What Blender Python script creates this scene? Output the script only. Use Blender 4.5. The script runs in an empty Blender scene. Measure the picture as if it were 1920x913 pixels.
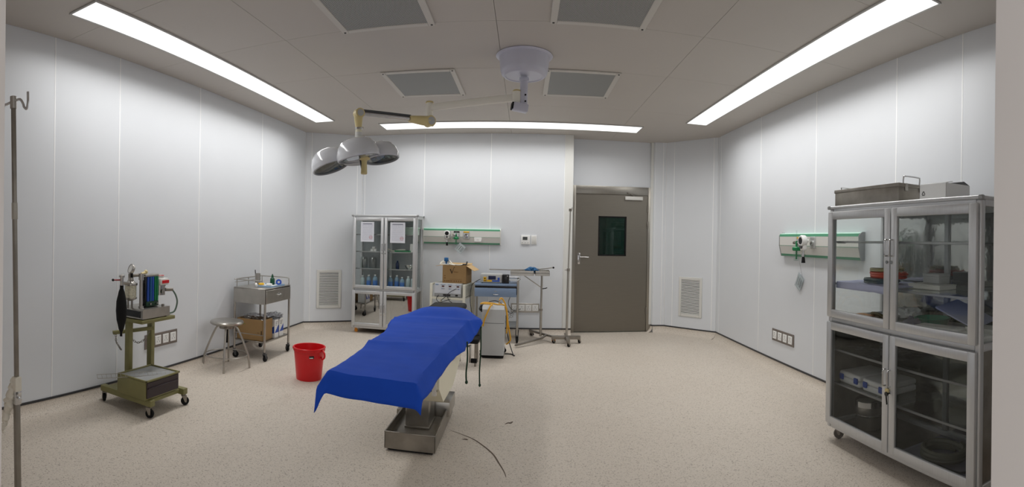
import bpy, bmesh, math, random
from mathutils import Matrix, Vector, noise
random.seed(7)
SC = bpy.context.scene
COL = SC.collection
R = math.radians

# ---------------------------------------------------------------- camera (a level 116 degree cylindrical sweep from the doorway)
F_PX, YC_PX, EYE = 950.0, 443.8, 1.36
cam = bpy.data.cameras.new('camera')
cam_ob = bpy.data.objects.new('camera', cam)
COL.objects.link(cam_ob)
SC.camera = cam_ob
cam.type = 'PANO'
cam.panorama_type = 'CENTRAL_CYLINDRICAL'
cam.central_cylindrical_range_u_min = -960 / F_PX
cam.central_cylindrical_range_u_max = 960 / F_PX
cam.central_cylindrical_range_v_min = -(913 - YC_PX) / F_PX
cam.central_cylindrical_range_v_max = YC_PX / F_PX
cam.central_cylindrical_radius = 1.0
cam.clip_start = 0.02
_r = R(1.066)
_M = Matrix(((math.cos(_r), -math.sin(_r), 0), (0, 0, -1), (math.sin(_r), math.cos(_r), 0)))
cam_ob.matrix_world = Matrix.Translation((0, 0, EYE)) @ (Matrix.Rotation(R(1.539), 3, 'Z') @ _M).to_4x4()

# ---------------------------------------------------------------- world, exposure
wd = bpy.data.worlds.new('world')
SC.world = wd
wd.use_nodes = True
wd.node_tree.nodes['Background'].inputs[0].default_value = (0.85, 0.86, 0.88, 1)
wd.node_tree.nodes['Background'].inputs[1].default_value = 1.1      # even fill added in place of a lit corridor, raised to brighten the jambs
LAMP_STRENGTH = 1.6          # glow of the diffuser faces
LAMP_WATTS = 33.0            # per square metre of fitting, scaled in the fitting builder
LAMP_SPREAD = 156
SC.view_settings.view_transform = 'Standard'
SC.view_settings.look = 'None'
SC.view_settings.gamma = 1.0
SC.view_settings.use_curve_mapping = False
SC.view_settings.exposure = 0.0

# ---------------------------------------------------------------- materials
def lin(c):
    c = c / 255.0
    return c / 12.92 if c <= 0.04045 else ((c + 0.055) / 1.055) ** 2.4
def rgb(r, g, b): return (lin(r), lin(g), lin(b), 1)

_mats = {}
def mat(name, col=(200, 200, 200), rough=0.5, metal=0.0, spec=0.5, var=0.0, vscale=6.0, bump=0.0, bscale=40.0, stretch=None, col2=None, coat=0.0):
    if name in _mats: return _mats[name]
    m = bpy.data.materials.new(name); m.use_nodes = True
    nt = m.node_tree; b = nt.nodes['Principled BSDF']
    c = rgb(*col)
    b.inputs['Base Color'].default_value = c
    b.inputs['Roughness'].default_value = rough
    b.inputs['Metallic'].default_value = metal
    b.inputs['Specular IOR Level'].default_value = spec
    if coat: b.inputs['Coat Weight'].default_value = coat; b.inputs['Coat Roughness'].default_value = 0.08
    if var or bump:
        tc = nt.nodes.new('ShaderNodeTexCoord')
        mp = nt.nodes.new('ShaderNodeMapping')
        if stretch: mp.inputs['Scale'].default_value = stretch
        nt.links.new(tc.outputs['Object'], mp.inputs[0])
    if var:
        n = nt.nodes.new('ShaderNodeTexNoise'); n.inputs['Scale'].default_value = vscale; n.inputs['Detail'].default_value = 5
        nt.links.new(mp.outputs[0], n.inputs['Vector'])
        rp = nt.nodes.new('ShaderNodeValToRGB')
        k = col2 and rgb(*col2) or tuple([max(0, x * (1 - var)) for x in c[:3]] + [1])
        rp.color_ramp.elements[0].position = 0.3; rp.color_ramp.elements[0].color = k
        rp.color_ramp.elements[1].position = 0.7; rp.color_ramp.elements[1].color = c
        nt.links.new(n.outputs[0], rp.inputs[0]); nt.links.new(rp.outputs[0], b.inputs['Base Color'])
    if bump:
        n2 = nt.nodes.new('ShaderNodeTexNoise'); n2.inputs['Scale'].default_value = bscale; n2.inputs['Detail'].default_value = 4
        nt.links.new(mp.outputs[0], n2.inputs['Vector'])
        bp = nt.nodes.new('ShaderNodeBump'); bp.inputs['Strength'].default_value = bump; bp.inputs['Distance'].default_value = 0.01
        nt.links.new(n2.outputs[0], bp.inputs['Height']); nt.links.new(bp.outputs[0], b.inputs['Normal'])
    _mats[name] = m
    return m

def glass_mat(name, tint, refl=1.0, extra=0.0, rough=0.015):
    if name in _mats: return _mats[name]
    m = bpy.data.materials.new(name); m.use_nodes = True
    nt = m.node_tree; nt.nodes.clear()
    o = nt.nodes.new('ShaderNodeOutputMaterial'); mx = nt.nodes.new('ShaderNodeMixShader')
    t = nt.nodes.new('ShaderNodeBsdfTransparent'); g = nt.nodes.new('ShaderNodeBsdfGlossy')
    t.inputs[0].default_value = (*tint, 1); g.inputs['Roughness'].default_value = rough
    g.inputs[0].default_value = (0.95, 0.97, 0.96, 1)
    lw = nt.nodes.new('ShaderNodeLayerWeight'); lw.inputs[0].default_value = .5      # facing = 1 - |cos|, the same from both sides of a thin pane
    pp = nt.nodes.new('ShaderNodeMath'); pp.operation = 'POWER'; pp.inputs[1].default_value = 5.0
    nt.links.new(lw.outputs['Facing'], pp.inputs[0])
    ma = nt.nodes.new('ShaderNodeMath'); ma.operation = 'MULTIPLY_ADD'; ma.use_clamp = True
    ma.inputs[1].default_value = .9 * refl; ma.inputs[2].default_value = .035 * refl + extra
    nt.links.new(pp.outputs[0], ma.inputs[0]); nt.links.new(ma.outputs[0], mx.inputs[0])
    nt.links.new(t.outputs[0], mx.inputs[1]); nt.links.new(g.outputs[0], mx.inputs[2]); nt.links.new(mx.outputs[0], o.inputs[0])
    _mats[name] = m
    return m

def emit_mat(name, col, s):
    m = bpy.data.materials.new(name); m.use_nodes = True
    nt = m.node_tree; nt.nodes.clear()
    o = nt.nodes.new('ShaderNodeOutputMaterial'); e = nt.nodes.new('ShaderNodeEmission')
    e.inputs[0].default_value = (*col, 1); e.inputs[1].default_value = s
    nt.links.new(e.outputs[0], o.inputs[0]); _mats[name] = m
    return m

def floor_mat():
    m = bpy.data.materials.new('speckled_vinyl'); m.use_nodes = True
    nt = m.node_tree; b = nt.nodes['Principled BSDF']; N = nt.nodes.new; Lk = nt.links.new
    tc = N('ShaderNodeTexCoord')
    big = N('ShaderNodeTexNoise'); big.inputs['Scale'].default_value = 1.1; big.inputs['Detail'].default_value = 4
    Lk(tc.outputs['Object'], big.inputs['Vector'])
    base = N('ShaderNodeMix'); base.data_type = 'RGBA'
    base.inputs['A'].default_value = rgb(200, 189, 176); base.inputs['B'].default_value = rgb(210, 201, 189)
    Lk(big.outputs[0], base.inputs['Factor'])
    cur = base.outputs['Result']
    for sc, lo, hi, col, a in ((125, .58, .68, (138, 127, 114), .55), (150, .58, .68, (226, 219, 208), .5), (95, .63, .70, (104, 92, 80), .55), (260, .56, .68, (160, 148, 134), .45)):
        n = N('ShaderNodeTexNoise'); n.inputs['Scale'].default_value = sc; n.inputs['Detail'].default_value = 1.5
        mpn = N('ShaderNodeMapping'); mpn.inputs['Location'].default_value = (sc, sc * .37, 1.3)
        Lk(tc.outputs['Object'], mpn.inputs[0]); Lk(mpn.outputs[0], n.inputs['Vector'])
        mr = N('ShaderNodeMapRange'); mr.inputs[1].default_value = lo; mr.inputs[2].default_value = hi; mr.inputs[4].default_value = a
        Lk(n.outputs[0], mr.inputs[0])
        mx = N('ShaderNodeMix'); mx.data_type = 'RGBA'; mx.inputs['B'].default_value = rgb(*col)
        Lk(mr.outputs[0], mx.inputs['Factor']); Lk(cur, mx.inputs['A']); cur = mx.outputs['Result']
    # dull worn stains
    st = N('ShaderNodeTexNoise'); st.inputs['Scale'].default_value = 2.3; st.inputs['Detail'].default_value = 6; st.inputs['Roughness'].default_value = .7
    Lk(tc.outputs['Object'], st.inputs['Vector'])
    mr = N('ShaderNodeMapRange'); mr.inputs[1].default_value = .58; mr.inputs[2].default_value = .78; mr.inputs[4].default_value = .22
    Lk(st.outputs[0], mr.inputs[0])
    mx = N('ShaderNodeMix'); mx.data_type = 'RGBA'; mx.inputs['B'].default_value = rgb(160, 140, 122)
    Lk(mr.outputs[0], mx.inputs['Factor']); Lk(cur, mx.inputs['A'])
    Lk(mx.outputs['Result'], b.inputs['Base Color'])
    b.inputs['Roughness'].default_value = 0.55; b.inputs['Specular IOR Level'].default_value = 0.3
    _mats['floor'] = m
    return m

def perforated_mat():
    m = bpy.data.materials.new('perforated_grey_plate'); m.use_nodes = True
    nt = m.node_tree; b = nt.nodes['Principled BSDF']; N = nt.nodes.new; Lk = nt.links.new
    tc = N('ShaderNodeTexCoord'); v = N('ShaderNodeTexVoronoi'); v.voronoi_dimensions = '2D'; v.inputs['Scale'].default_value = 100; v.inputs['Randomness'].default_value = 0.0
    mp = N('ShaderNodeMapping'); mp.inputs['Rotation'].default_value = (0, 0, R(45))
    Lk(tc.outputs['Object'], mp.inputs[0]); Lk(mp.outputs[0], v.inputs['Vector'])
    mr = N('ShaderNodeMapRange'); mr.inputs[1].default_value = .38; mr.inputs[2].default_value = .46
    Lk(v.outputs['Distance'], mr.inputs[0])
    mx = N('ShaderNodeMix'); mx.data_type = 'RGBA'; mx.inputs['A'].default_value = rgb(74, 75, 73); mx.inputs['B'].default_value = rgb(196, 198, 195)
    Lk(mr.outputs[0], mx.inputs['Factor']); Lk(mx.outputs['Result'], b.inputs['Base Color'])
    b.inputs['Roughness'].default_value = .6
    _mats['perf'] = m
    return m

def print_mat(name, paper, ink, sx, sz, lo=.45, hi=.55, red=None, axis='xz'):
    """paper with rows of small unreadable print"""
    m = bpy.data.materials.new(name); m.use_nodes = True
    nt = m.node_tree; b = nt.nodes['Principled BSDF']; N = nt.nodes.new; Lk = nt.links.new
    tc = N('ShaderNodeTexCoord'); sp = N('ShaderNodeSeparateXYZ'); Lk(tc.outputs['Generated'], sp.inputs[0])
    w = N('ShaderNodeMath'); w.operation = 'MULTIPLY'; w.inputs[1].default_value = sz; Lk(sp.outputs['Z'], w.inputs[0])
    fr = N('ShaderNodeMath'); fr.operation = 'FRACT'; Lk(w.outputs[0], fr.inputs[0])
    row = N('ShaderNodeMath'); row.operation = 'GREATER_THAN'; row.inputs[1].default_value = .55; Lk(fr.outputs[0], row.inputs[0])
    fl = N('ShaderNodeMath'); fl.operation = 'FLOOR'; Lk(w.outputs[0], fl.inputs[0])
    cb = N('ShaderNodeCombineXYZ')
    xs = N('ShaderNodeMath'); xs.operation = 'MULTIPLY'; xs.inputs[1].default_value = sx; Lk(sp.outputs['X' if axis == 'xz' else 'Y'], xs.inputs[0])
    Lk(xs.outputs[0], cb.inputs[0]); Lk(fl.outputs[0], cb.inputs[1])
    n = N('ShaderNodeTexNoise'); n.inputs['Scale'].default_value = 1.0; n.inputs['Detail'].default_value = 3; Lk(cb.outputs[0], n.inputs['Vector'])
    mr = N('ShaderNodeMapRange'); mr.inputs[1].default_value = lo; mr.inputs[2].default_value = hi; Lk(n.outputs[0], mr.inputs[0])
    mu = N('ShaderNodeMath'); mu.operation = 'MULTIPLY'; Lk(mr.outputs[0], mu.inputs[0]); Lk(row.outputs[0], mu.inputs[1])
    # margins
    cur = mu.outputs[0]
    for ax, a, c in (('X' if axis == 'xz' else 'Y', .1, .9), ('Z', .08, .93)):
        for op, t in (('GREATER_THAN', a), ('LESS_THAN', c)):
            g = N('ShaderNodeMath'); g.operation = op; g.inputs[1].default_value = t; Lk(sp.outputs[ax], g.inputs[0])
            q = N('ShaderNodeMath'); q.operation = 'MULTIPLY'; Lk(g.outputs[0], q.inputs[0]); Lk(cur, q.inputs[1]); cur = q.outputs[0]
    mx = N('ShaderNodeMix'); mx.data_type = 'RGBA'; mx.inputs['A'].default_value = rgb(*paper); mx.inputs['B'].default_value = rgb(*ink)
    Lk(cur, mx.inputs['Factor']); Lk(mx.outputs['Result'], b.inputs['Base Color'])
    b.inputs['Roughness'].default_value = .6
    _mats[name] = m
    return m

WALL = mat('enamel_wall_panel', (219, 222, 226), .38, 0, .35, var=.03, vscale=1.5)
JOINT = mat('white_joint_bead', (250, 251, 251), .5)
JAMB = mat('warm_white_jamb', (214, 207, 202), .5)
TRIM = mat('off_white_trim', (218, 218, 214), .45)
CEIL = mat('warm_grey_ceiling_panel', (196, 190, 183), .6, 0, .3, var=.04, vscale=1.2)
CEILGAP = mat('ceiling_gap', (178, 173, 166), .8)
FLOOR = floor_mat()
CAPSTRIP = mat('dark_skirting_strip', (48, 48, 50), .5)
ALU = mat('brushed_aluminium', (204, 205, 206), .36, .55, .5, var=.08, vscale=30, stretch=(8, 8, .4))
ALU_D = mat('dull_aluminium_edge', (160, 161, 161), .4, .6)
STEEL = mat('stainless_steel', (182, 178, 171), .30, .88, .5, var=.12, vscale=14)
STEEL_D = mat('worn_dull_stainless', (156, 150, 141), .36, .78, .5, var=.3, vscale=9)
STEEL_SHINY = mat('rippled_bright_stainless', (168, 168, 164), .08, 1.0, .5, bump=.5, bscale=3.5)
CHROME = mat('chrome', (205, 205, 205), .12, 1.0)
DOORSTEEL = mat('brushed_door_steel', (134, 129, 120), .40, 1.0, .5, var=.06, vscale=20, stretch=(.3, 1, 12))
FRAMESTEEL = mat('brushed_frame_steel', (158, 154, 146), .33, 1.0, .5, var=.06, vscale=20, stretch=(12, 1, .3))
PERF = perforated_mat()
VENTFRAME = mat('grey_vent_frame', (204, 200, 193), .55)
SCREW = mat('dark_screw', (60, 58, 56), .5, .6)
LAMP = emit_mat('light_diffuser', (1.0, .99, .97), LAMP_STRENGTH)
LAMPFRAME = mat('white_lamp_frame', (196, 196, 194), .5)
GLASS = glass_mat('clear_glass', (.965, .978, .973), .7)
GLASS_DARK = glass_mat('smoky_glass', (.84, .85, .85), .5)
GLASS_MIRROR = glass_mat('mirror_like_glass', (.55, .56, .56), 1.0, .40)
GLASS_SHELF = glass_mat('greenish_glass', (.93, .96, .95), 1.2)
WHITE = mat('white_plastic', (232, 232, 230), .35)
OFFWHITE = mat('off_white_plastic', (214, 213, 208), .4)
LAMPWHITE = mat('glossy_white_lamp_shell', (206, 208, 213), .16, 0, .5, coat=.5)
LILACWHITE = mat('pale_lilac_enamel', (198, 198, 212), .3)
CREAM = mat('cream_enamel', (234, 228, 204), .4)
ARMCREAM = mat('pale_cream_arm', (236, 232, 220), .4)
CREAMYEL = mat('yellowed_cream_plastic', (214, 196, 140), .4)
IVORY = mat('ivory_painted_steel', (214, 211, 196), .42)
OLIVE = mat('olive_painted_steel', (128, 124, 78), .45, var=.12, vscale=10)
BLACK = mat('black_rubber', (18, 18, 19), .7, 0, .25)
BLACKGLOSS = mat('black_plastic', (20, 21, 24), .25)
DARKGREY = mat('dark_grey_plastic', (70, 72, 74), .45)
GREY = mat('mid_grey_enamel', (150, 152, 153), .42)
GREY_L = mat('light_grey_enamel', (176, 177, 176), .42)
PURPLEBROWN = mat('dark_aubergine_drawer_front', (44, 30, 36), .4)
BLUECLOTH = mat('royal_blue_cloth', (24, 76, 190), .75, 0, .2, var=.12, vscale=4, bump=.12, bscale=9)
BLUEGREY = mat('blue_grey_enamel', (124, 144, 172), .4)
BLUE = mat('bright_blue_plastic', (28, 74, 170), .4)
TEALBLUE = mat('teal_blue_plastic', (22, 92, 148), .45)
RED = mat('red_plastic', (212, 14, 24), .35, 0, .5)
GREEN = mat('green_plastic', (10, 122, 70), .35)
GREEN_D = mat('dark_green_webbing', (24, 58, 38), .7)
BANDGREEN = mat('mid_green_stripe', (92, 168, 132), .4)
BANDGREEN_L = mat('pale_green_top', (190, 224, 208), .4)
YELLOW = mat('yellow_plastic', (228, 176, 26), .4)
HOSE = mat('amber_yellow_hose', (222, 164, 36), .35)
ORANGE = mat('orange_plastic', (222, 142, 30), .4)
CARDBOARD = mat('brown_cardboard', (158, 128, 88), .8, 0, .2, var=.12, vscale=5)
CARD_IN = mat('pale_cardboard', (190, 160, 116), .8)
CARD_PRINT = mat('dark_brown_print', (60, 42, 24), .8)
PAPERWHITE = mat('white_card', (226, 226, 224), .65)
GRANULE = mat('cream_soda_lime_granules', (244, 236, 210), .8, var=.35, vscale=90, bump=.6, bscale=110)
LENS = mat('dark_reflector_glass', (30, 31, 31), .18, 0, .6, var=.3, vscale=12)
PLASTICBAG = glass_mat('clear_plastic_bag', (.90, .90, .92), 1.2, .10, .2)
DARKBAG = glass_mat('dark_plastic_bag', (.66, .66, .69), 1.3, .12, .25)
CABLE = mat('black_cable', (26, 26, 27), .45)
CABLE_W = mat('white_cable', (226, 222, 208), .45)
LILACCLOTH = mat('lilac_cloth', (188, 190, 220), .8, bump=.25, bscale=12)
GREYCLOTH = mat('grey_lilac_cloth', (138, 138, 152), .8, bump=.2, bscale=10)
LENSGLASS = glass_mat('lamp_glass', (.75, .77, .77), 1.2)
TAPE = mat('off_white_cloth_tape', (222, 216, 202), .8, bump=.5, bscale=30)
BROWNPAPER = mat('brown_paper', (150, 118, 78), .7, var=.25, vscale=9)
REDORANGE = mat('red_orange_cable', (186, 66, 38), .5)
SCREENBLUE = mat('dark_blue_screen', (34, 40, 72), .15)
DISPLAY = mat('dark_lcd', (62, 64, 62), .3)
REDLED = mat('dark_red_display', (70, 12, 12), .3)
SCUFF = mat('dark_scuff', (96, 82, 70), .8)
DARKGLASS = glass_mat('dark_door_glass', (.42, .52, .48), 1.0, .01)
TEALWALL = mat('teal_wall_beyond', (70, 120, 108), .6)

# ---------------------------------------------------------------- mesh helpers
PW = {}
def pw(o): return PW.get(o.name, Matrix()) if o else Matrix()

def smooth_path(pts, k=8, closed=False):
    P = [Vector(p) for p in pts]; out = []; n = len(P)
    rng = range(n if closed else n - 1)
    for i in rng:
        if closed: a, b, c, d = P[(i - 1) % n], P[i], P[(i + 1) % n], P[(i + 2) % n]
        else: a, b, c, d = P[max(i - 1, 0)], P[i], P[i + 1], P[min(i + 2, n - 1)]
        for j in range(k):
            t = j / k
            out.append(.5 * ((2 * b) + (c - a) * t + (2 * a - 5 * b + 4 * c - d) * t * t + (3 * b - a - 3 * c + d) * t ** 3))
    if not closed: out.append(P[-1])
    return out

class MB:
    def __init__(s): s.bm = bmesh.new()
    def box(s, x0, y0, z0, x1, y1, z1, bev=0.0, seg=2, M=None):
        c = Vector(((x0 + x1) / 2, (y0 + y1) / 2, (z0 + z1) / 2))
        T = Matrix.Translation(c) @ Matrix.Diagonal((abs(x1 - x0), abs(y1 - y0), abs(z1 - z0), 1))
        if M is not None: T = M @ T
        v = bmesh.ops.create_cube(s.bm, size=1, matrix=T)['verts']
        if bev > 0:
            es = list({e for q in v for e in q.link_edges})
            bmesh.ops.bevel(s.bm, geom=es, offset=min(bev, .49 * min(abs(x1 - x0), abs(y1 - y0), abs(z1 - z0))), segments=seg, affect='EDGES', profile=.5, clamp_overlap=True)
        return s
    def bar(s, p0, p1, w, h=None, bev=0.0, up=(0, 0, 1)):
        p0, p1 = Vector(p0), Vector(p1); d = p1 - p0; L = d.length; d.normalize()
        u = Vector(up)
        if abs(d.dot(u)) > .98: u = Vector((1, 0, 0))
        x = d.cross(u).normalized(); z = x.cross(d).normalized()
        M = Matrix((x, d, z)).transposed().to_4x4(); M.translation = p0
        return s.box(-w / 2, 0, -(h or w) / 2, w / 2, L, (h or w) / 2, bev, 2, M)
    def tube(s, pts, r, n=10, closed=False, cap=True, rs=None):
        P = [Vector(p) for p in pts]; m = len(P)
        def tan(i):
            if closed: return (P[(i + 1) % m] - P[i - 1]).normalized()
            return (P[min(i + 1, m - 1)] - P[max(i - 1, 0)]).normalized()
        t0 = tan(0); u = Vector((0, 0, 1)) if abs(t0.z) < .9 else Vector((1, 0, 0))
        a = t0.cross(u).normalized(); rings = []
        for i in range(m):
            t = tan(i); a = (a - t * a.dot(t)); a = a.normalized() if a.length > 1e-6 else t.orthogonal().normalized()
            b = t.cross(a); rr = rs[i] if rs else r
            rings.append([s.bm.verts.new(P[i] + (a * math.cos(2 * math.pi * k / n) + b * math.sin(2 * math.pi * k / n)) * rr) for k in range(n)])
        for i in range(m if closed else m - 1):
            A, B = rings[i], rings[(i + 1) % m]
            for k in range(n): s.bm.faces.new((A[k], A[(k + 1) % n], B[(k + 1) % n], B[k]))
        if cap and not closed:
            s.bm.faces.new(rings[0][::-1]); s.bm.faces.new(rings[-1])
        return s
    def cyl(s, p0, p1, r, r2=None, n=20):
        return s.tube([p0, p1], r, n, rs=[r, r if r2 is None else r2])
    def lathe(s, prof, M=None, n=32, sx=1.0, sy=1.0):
        M = M or Matrix(); prev = None
        for r, z in prof:
            if r < 1e-5: ring = [s.bm.verts.new(M @ Vector((0, 0, z)))]
            else: ring = [s.bm.verts.new(M @ Vector((r * sx * math.cos(2 * math.pi * k / n), r * sy * math.sin(2 * math.pi * k / n), z))) for k in range(n)]
            if prev:
                for k in range(n):
                    k2 = (k + 1) % n
                    if len(prev) == 1 and len(ring) == 1: break
                    if len(prev) == 1: s.bm.faces.new((prev[0], ring[k2], ring[k]))
                    elif len(ring) == 1: s.bm.faces.new((prev[k], prev[k2], ring[0]))
                    else: s.bm.faces.new((prev[k], prev[k2], ring[k2], ring[k]))
            prev = ring
        return s
    def prism(s, poly, d, M=None, base=0.0):
        """poly in local xy, extruded from z=base to z=base+d, then placed by M"""
        M = M or Matrix()
        a = [s.bm.verts.new(M @ Vector((x, y, base))) for x, y in poly]; b = [s.bm.verts.new(M @ Vector((x, y, base + d))) for x, y in poly]
        n = len(poly); s.bm.faces.new(a[::-1]); s.bm.faces.new(b)
        for i in range(n): s.bm.faces.new((a[i], a[(i + 1) % n], b[(i + 1) % n], b[i]))
        return s
    def ball(s, c, r, n=12, sq=(1, 1, 1)):
        bmesh.ops.create_uvsphere(s.bm, u_segments=n, v_segments=max(6, n // 2 + 2), radius=r, matrix=Matrix.Translation(c) @ Matrix.Diagonal((*sq, 1)))
        return s
    def grid(s, fn, nu, nv):
        V = [[s.bm.verts.new(fn(i / nu, j / nv)) for j in range(nv + 1)] for i in range(nu + 1)]
        for i in range(nu):
            for j in range(nv): s.bm.faces.new((V[i][j], V[i + 1][j], V[i + 1][j + 1], V[i][j + 1]))
        return s
    def blob(s, c, size, amp=.25, fr=3.0, seed=0, sub=4, flat=None):
        ret = bmesh.ops.create_icosphere(s.bm, subdivisions=sub, radius=1.0)
        for v in ret['verts']:
            d = v.co.normalized(); k = 1 + amp * noise.noise(d * fr + Vector((seed, seed * .7, 0))) + .5 * amp * noise.noise(d * fr * 2.7 + Vector((0, seed, 3)))
            p = Vector((d.x * size[0] * k, d.y * size[1] * k, d.z * size[2] * k))
            if flat is not None: p.z = max(p.z, flat)
            v.co = p + Vector(c)
        return s
    def build(s, name, material, parent=None, label=None, local=False, ang=38):
        bmesh.ops.recalc_face_normals(s.bm, faces=s.bm.faces)
        me = bpy.data.meshes.new(name)
        if parent is not None and not local:
            bmesh.ops.transform(s.bm, matrix=pw(parent).inverted(), verts=s.bm.verts)
        s.bm.to_mesh(me); s.bm.free()
        if me.polygons:
            me.polygons.foreach_set('use_smooth', [True] * len(me.polygons)); me.set_sharp_from_angle(angle=R(ang))
        me.materials.append(material)
        return link(name, me, parent, label)

def link(name, me, parent=None, label=None, M=None):
    o = bpy.data.objects.new(name, me); COL.objects.link(o)
    if parent is not None: o.parent = parent
    if M is not None: o.matrix_local = M
    PW[o.name] = pw(parent) @ (M or Matrix())
    if label: o['label'] = label
    return o

def tag(o, label, cat, group=None):
    o['label'] = label; o['category'] = cat
    if group: o['group'] = group
    return o

def thing(name, label, cat, loc=(0, 0, 0), rz=0.0, group=None):
    o = bpy.data.objects.new(name, None); COL.objects.link(o)
    o.empty_display_size = .05
    M = Matrix.Translation(loc) @ Matrix.Rotation(rz, 4, 'Z')
    o.matrix_world = M; PW[o.name] = M
    return tag(o, label, cat, group)

def struct(o): o['kind'] = 'structure'; return o

def put(name, mb, m, label, cat, group=None, base=None):
    """one-mesh thing: origin moved to base"""
    o = mb.build(name, m)
    if base is not None:
        T = Matrix.Translation(base); o.data.transform(T.inverted()); o.matrix_world = T; PW[o.name] = T
    return tag(o, label, cat, group)

def multi(name, mb_list, parent, label=None):
    """(mb, material) pairs as one mesh part with several materials"""
    me = bpy.data.meshes.new(name); bm = bmesh.new()
    for i, (mb, m) in enumerate(mb_list):
        bmesh.ops.recalc_face_normals(mb.bm, faces=mb.bm.faces)
        for f in mb.bm.faces: f.material_index = i
        t = bpy.data.meshes.new('t'); mb.bm.to_mesh(t); mb.bm.free(); bm.from_mesh(t); bpy.data.meshes.remove(t)
        me.materials.append(m)
    if parent is not None: bmesh.ops.transform(bm, matrix=pw(parent).inverted(), verts=bm.verts)
    bm.to_mesh(me); bm.free()
    me.polygons.foreach_set('use_smooth', [True] * len(me.polygons)); me.set_sharp_from_angle(angle=R(38))
    return link(name, me, parent, label)

def caster(parent, x, y, ztop, r, fork=None, wheel=None, w=.022, ang=0.0, local=False):
    """swivel caster: fork part with its wheel as a sub-part; ground at z=0"""
    fork = fork or STEEL_D; wheel = wheel or BLACK
    M = (pw(parent) if local else Matrix()) @ Matrix.Translation((x, y, 0)) @ Matrix.Rotation(ang, 4, 'Z')
    f = MB()
    f.lathe([(0, ztop), (.016, ztop), (.016, ztop - .008), (.008, ztop - .008), (.008, 2 * r + .012), (0, 2 * r + .012)], M, 12)
    f.box(-.012, -w / 2 - .006, 2 * r + .004, r * .8, w / 2 + .006, 2 * r + .014, .002, 1, M)
    for sgn in (-1, 1):
        yy = sgn * (w / 2 + .004)
        f.prism([(-.012, 2 * r + .01), (r * .8, 2 * r + .01), (r * .75, r * .75), (r * .35, r * .75)], .003, M @ Matrix.Translation((0, yy + .0015, 0)) @ Matrix.Rotation(R(90), 4, 'X'))
    fo = f.build('caster', fork, parent)
    wm = MB()
    Mw = M @ Matrix.Translation((r * .5, 0, r)) @ Matrix.Rotation(R(90), 4, 'X')
    wm.lathe([(0, -w / 2), (r * .5, -w / 2), (r * .55, -w * .42), (r * .8, -w / 2), (r * .96, -w * .35), (r, 0), (r * .96, w * .35), (r * .8, w / 2), (r * .55, w * .42), (r * .5, w / 2), (0, w / 2)], Mw, 22)
    wm.build('wheel', wheel, fo)
    return fo

# ================================================================= THE ROOM
XL, XR, YB, ZC = -3.038, 2.583, 6.993, 2.785
YF, DY = 0.60, 7.27               # inner face of the front wall; plane of the door recess

fl = struct(MB().box(-3.3, -1.6, -.1, 2.85, 7.6, 0).build('floor', FLOOR))
# long curved scuff and small stains worn into the vinyl
def flat_strip(pts, w):
    mb = MB(); P = smooth_path([(x, y, .0006) for x, y in pts], 8); n = len(P)
    V = []
    for i, p in enumerate(P):
        t = (P[min(i + 1, n - 1)] - P[max(i - 1, 0)]).normalized(); s = Vector((-t.y, t.x, 0)) * (w * .5 * (math.sin(math.pi * (i + .3) / (n + .3)) * .8 + .2))
        V.append((mb.bm.verts.new(p + s), mb.bm.verts.new(p - s)))
    for i in range(n - 1): mb.bm.faces.new((V[i][0], V[i][1], V[i + 1][1], V[i + 1][0]))
    return mb
flat_strip([(-.50, 3.50), (-.426, 3.454), (-.33, 3.38), (-.254, 3.283), (-.18, 3.16), (-.136, 3.039), (-.10, 2.93), (-.085, 2.86)], .011).build('scuff_mark', SCUFF, fl)
flat_strip([(-.125, 3.67), (-.10, 3.70), (-.085, 3.695), (-.07, 3.73)], .022).build('scuff_mark', SCUFF, fl)
flat_strip([(-.395, 3.36), (-.375, 3.365), (-.36, 3.355)], .020).build('scuff_mark', SCUFF, fl)

# ceiling: a slab with separate panels hung below it, thin gaps between
ce = struct(MB().box(-3.3, .45, ZC + .012, 2.85, 7.6, ZC + .12).build('ceiling', CEILGAP))
xs = [-3.3, -1.74, -.22, 1.2, 2.85]; ys = [.45, 1.4, 2.37, 3.34, 4.275, 5.5, 7.6]
for i in range(len(xs) - 1):
    for j in range(len(ys) - 1):
        MB().box(xs[i] + .0014, ys[j] + .0014, ZC, xs[i + 1] - .0014, ys[j + 1] - .0014, ZC + .0118).build('ceiling_panel', CEIL, ce)

def wall_run(name, a, b, seams, z0=0.0, z1=ZC, th=.12, ends=(0, 0)):
    """wall from a to b (inner face on its left-hand side when walking a->b is outside): backing slab plus proud enamel panels and white joint beads"""
    a, b = Vector((*a, 0)), Vector((*b, 0)); d = (b - a); L = d.length; d.normalize(); nrm = Vector((d.y, -d.x, 0))   # room is on the right when walking a->b
    M = Matrix((d, -nrm, Vector((0, 0, 1)))).transposed().to_4x4(); M.translation = a     # local x along, y outwards, z up
    w = struct(MB().box(-ends[0], .006, z0, L + ends[1], th, z1, 0, 1, M).build(name, JOINT))
    cuts = [0.0] + list(seams) + [L]
    for p, q in zip(cuts[:-1], cuts[1:]):
        MB().box(p + .0046, 0, z0, q - .0046, .0058, z1, .0012, 1, M).build('wall_panel', WALL, w)
    for p in seams:
        MB().box(p - .0045, -.0015, z0, p + .0045, .0055, z1, .001, 1, M).build('joint_bead', JOINT, w)
    return w, M, L

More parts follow.
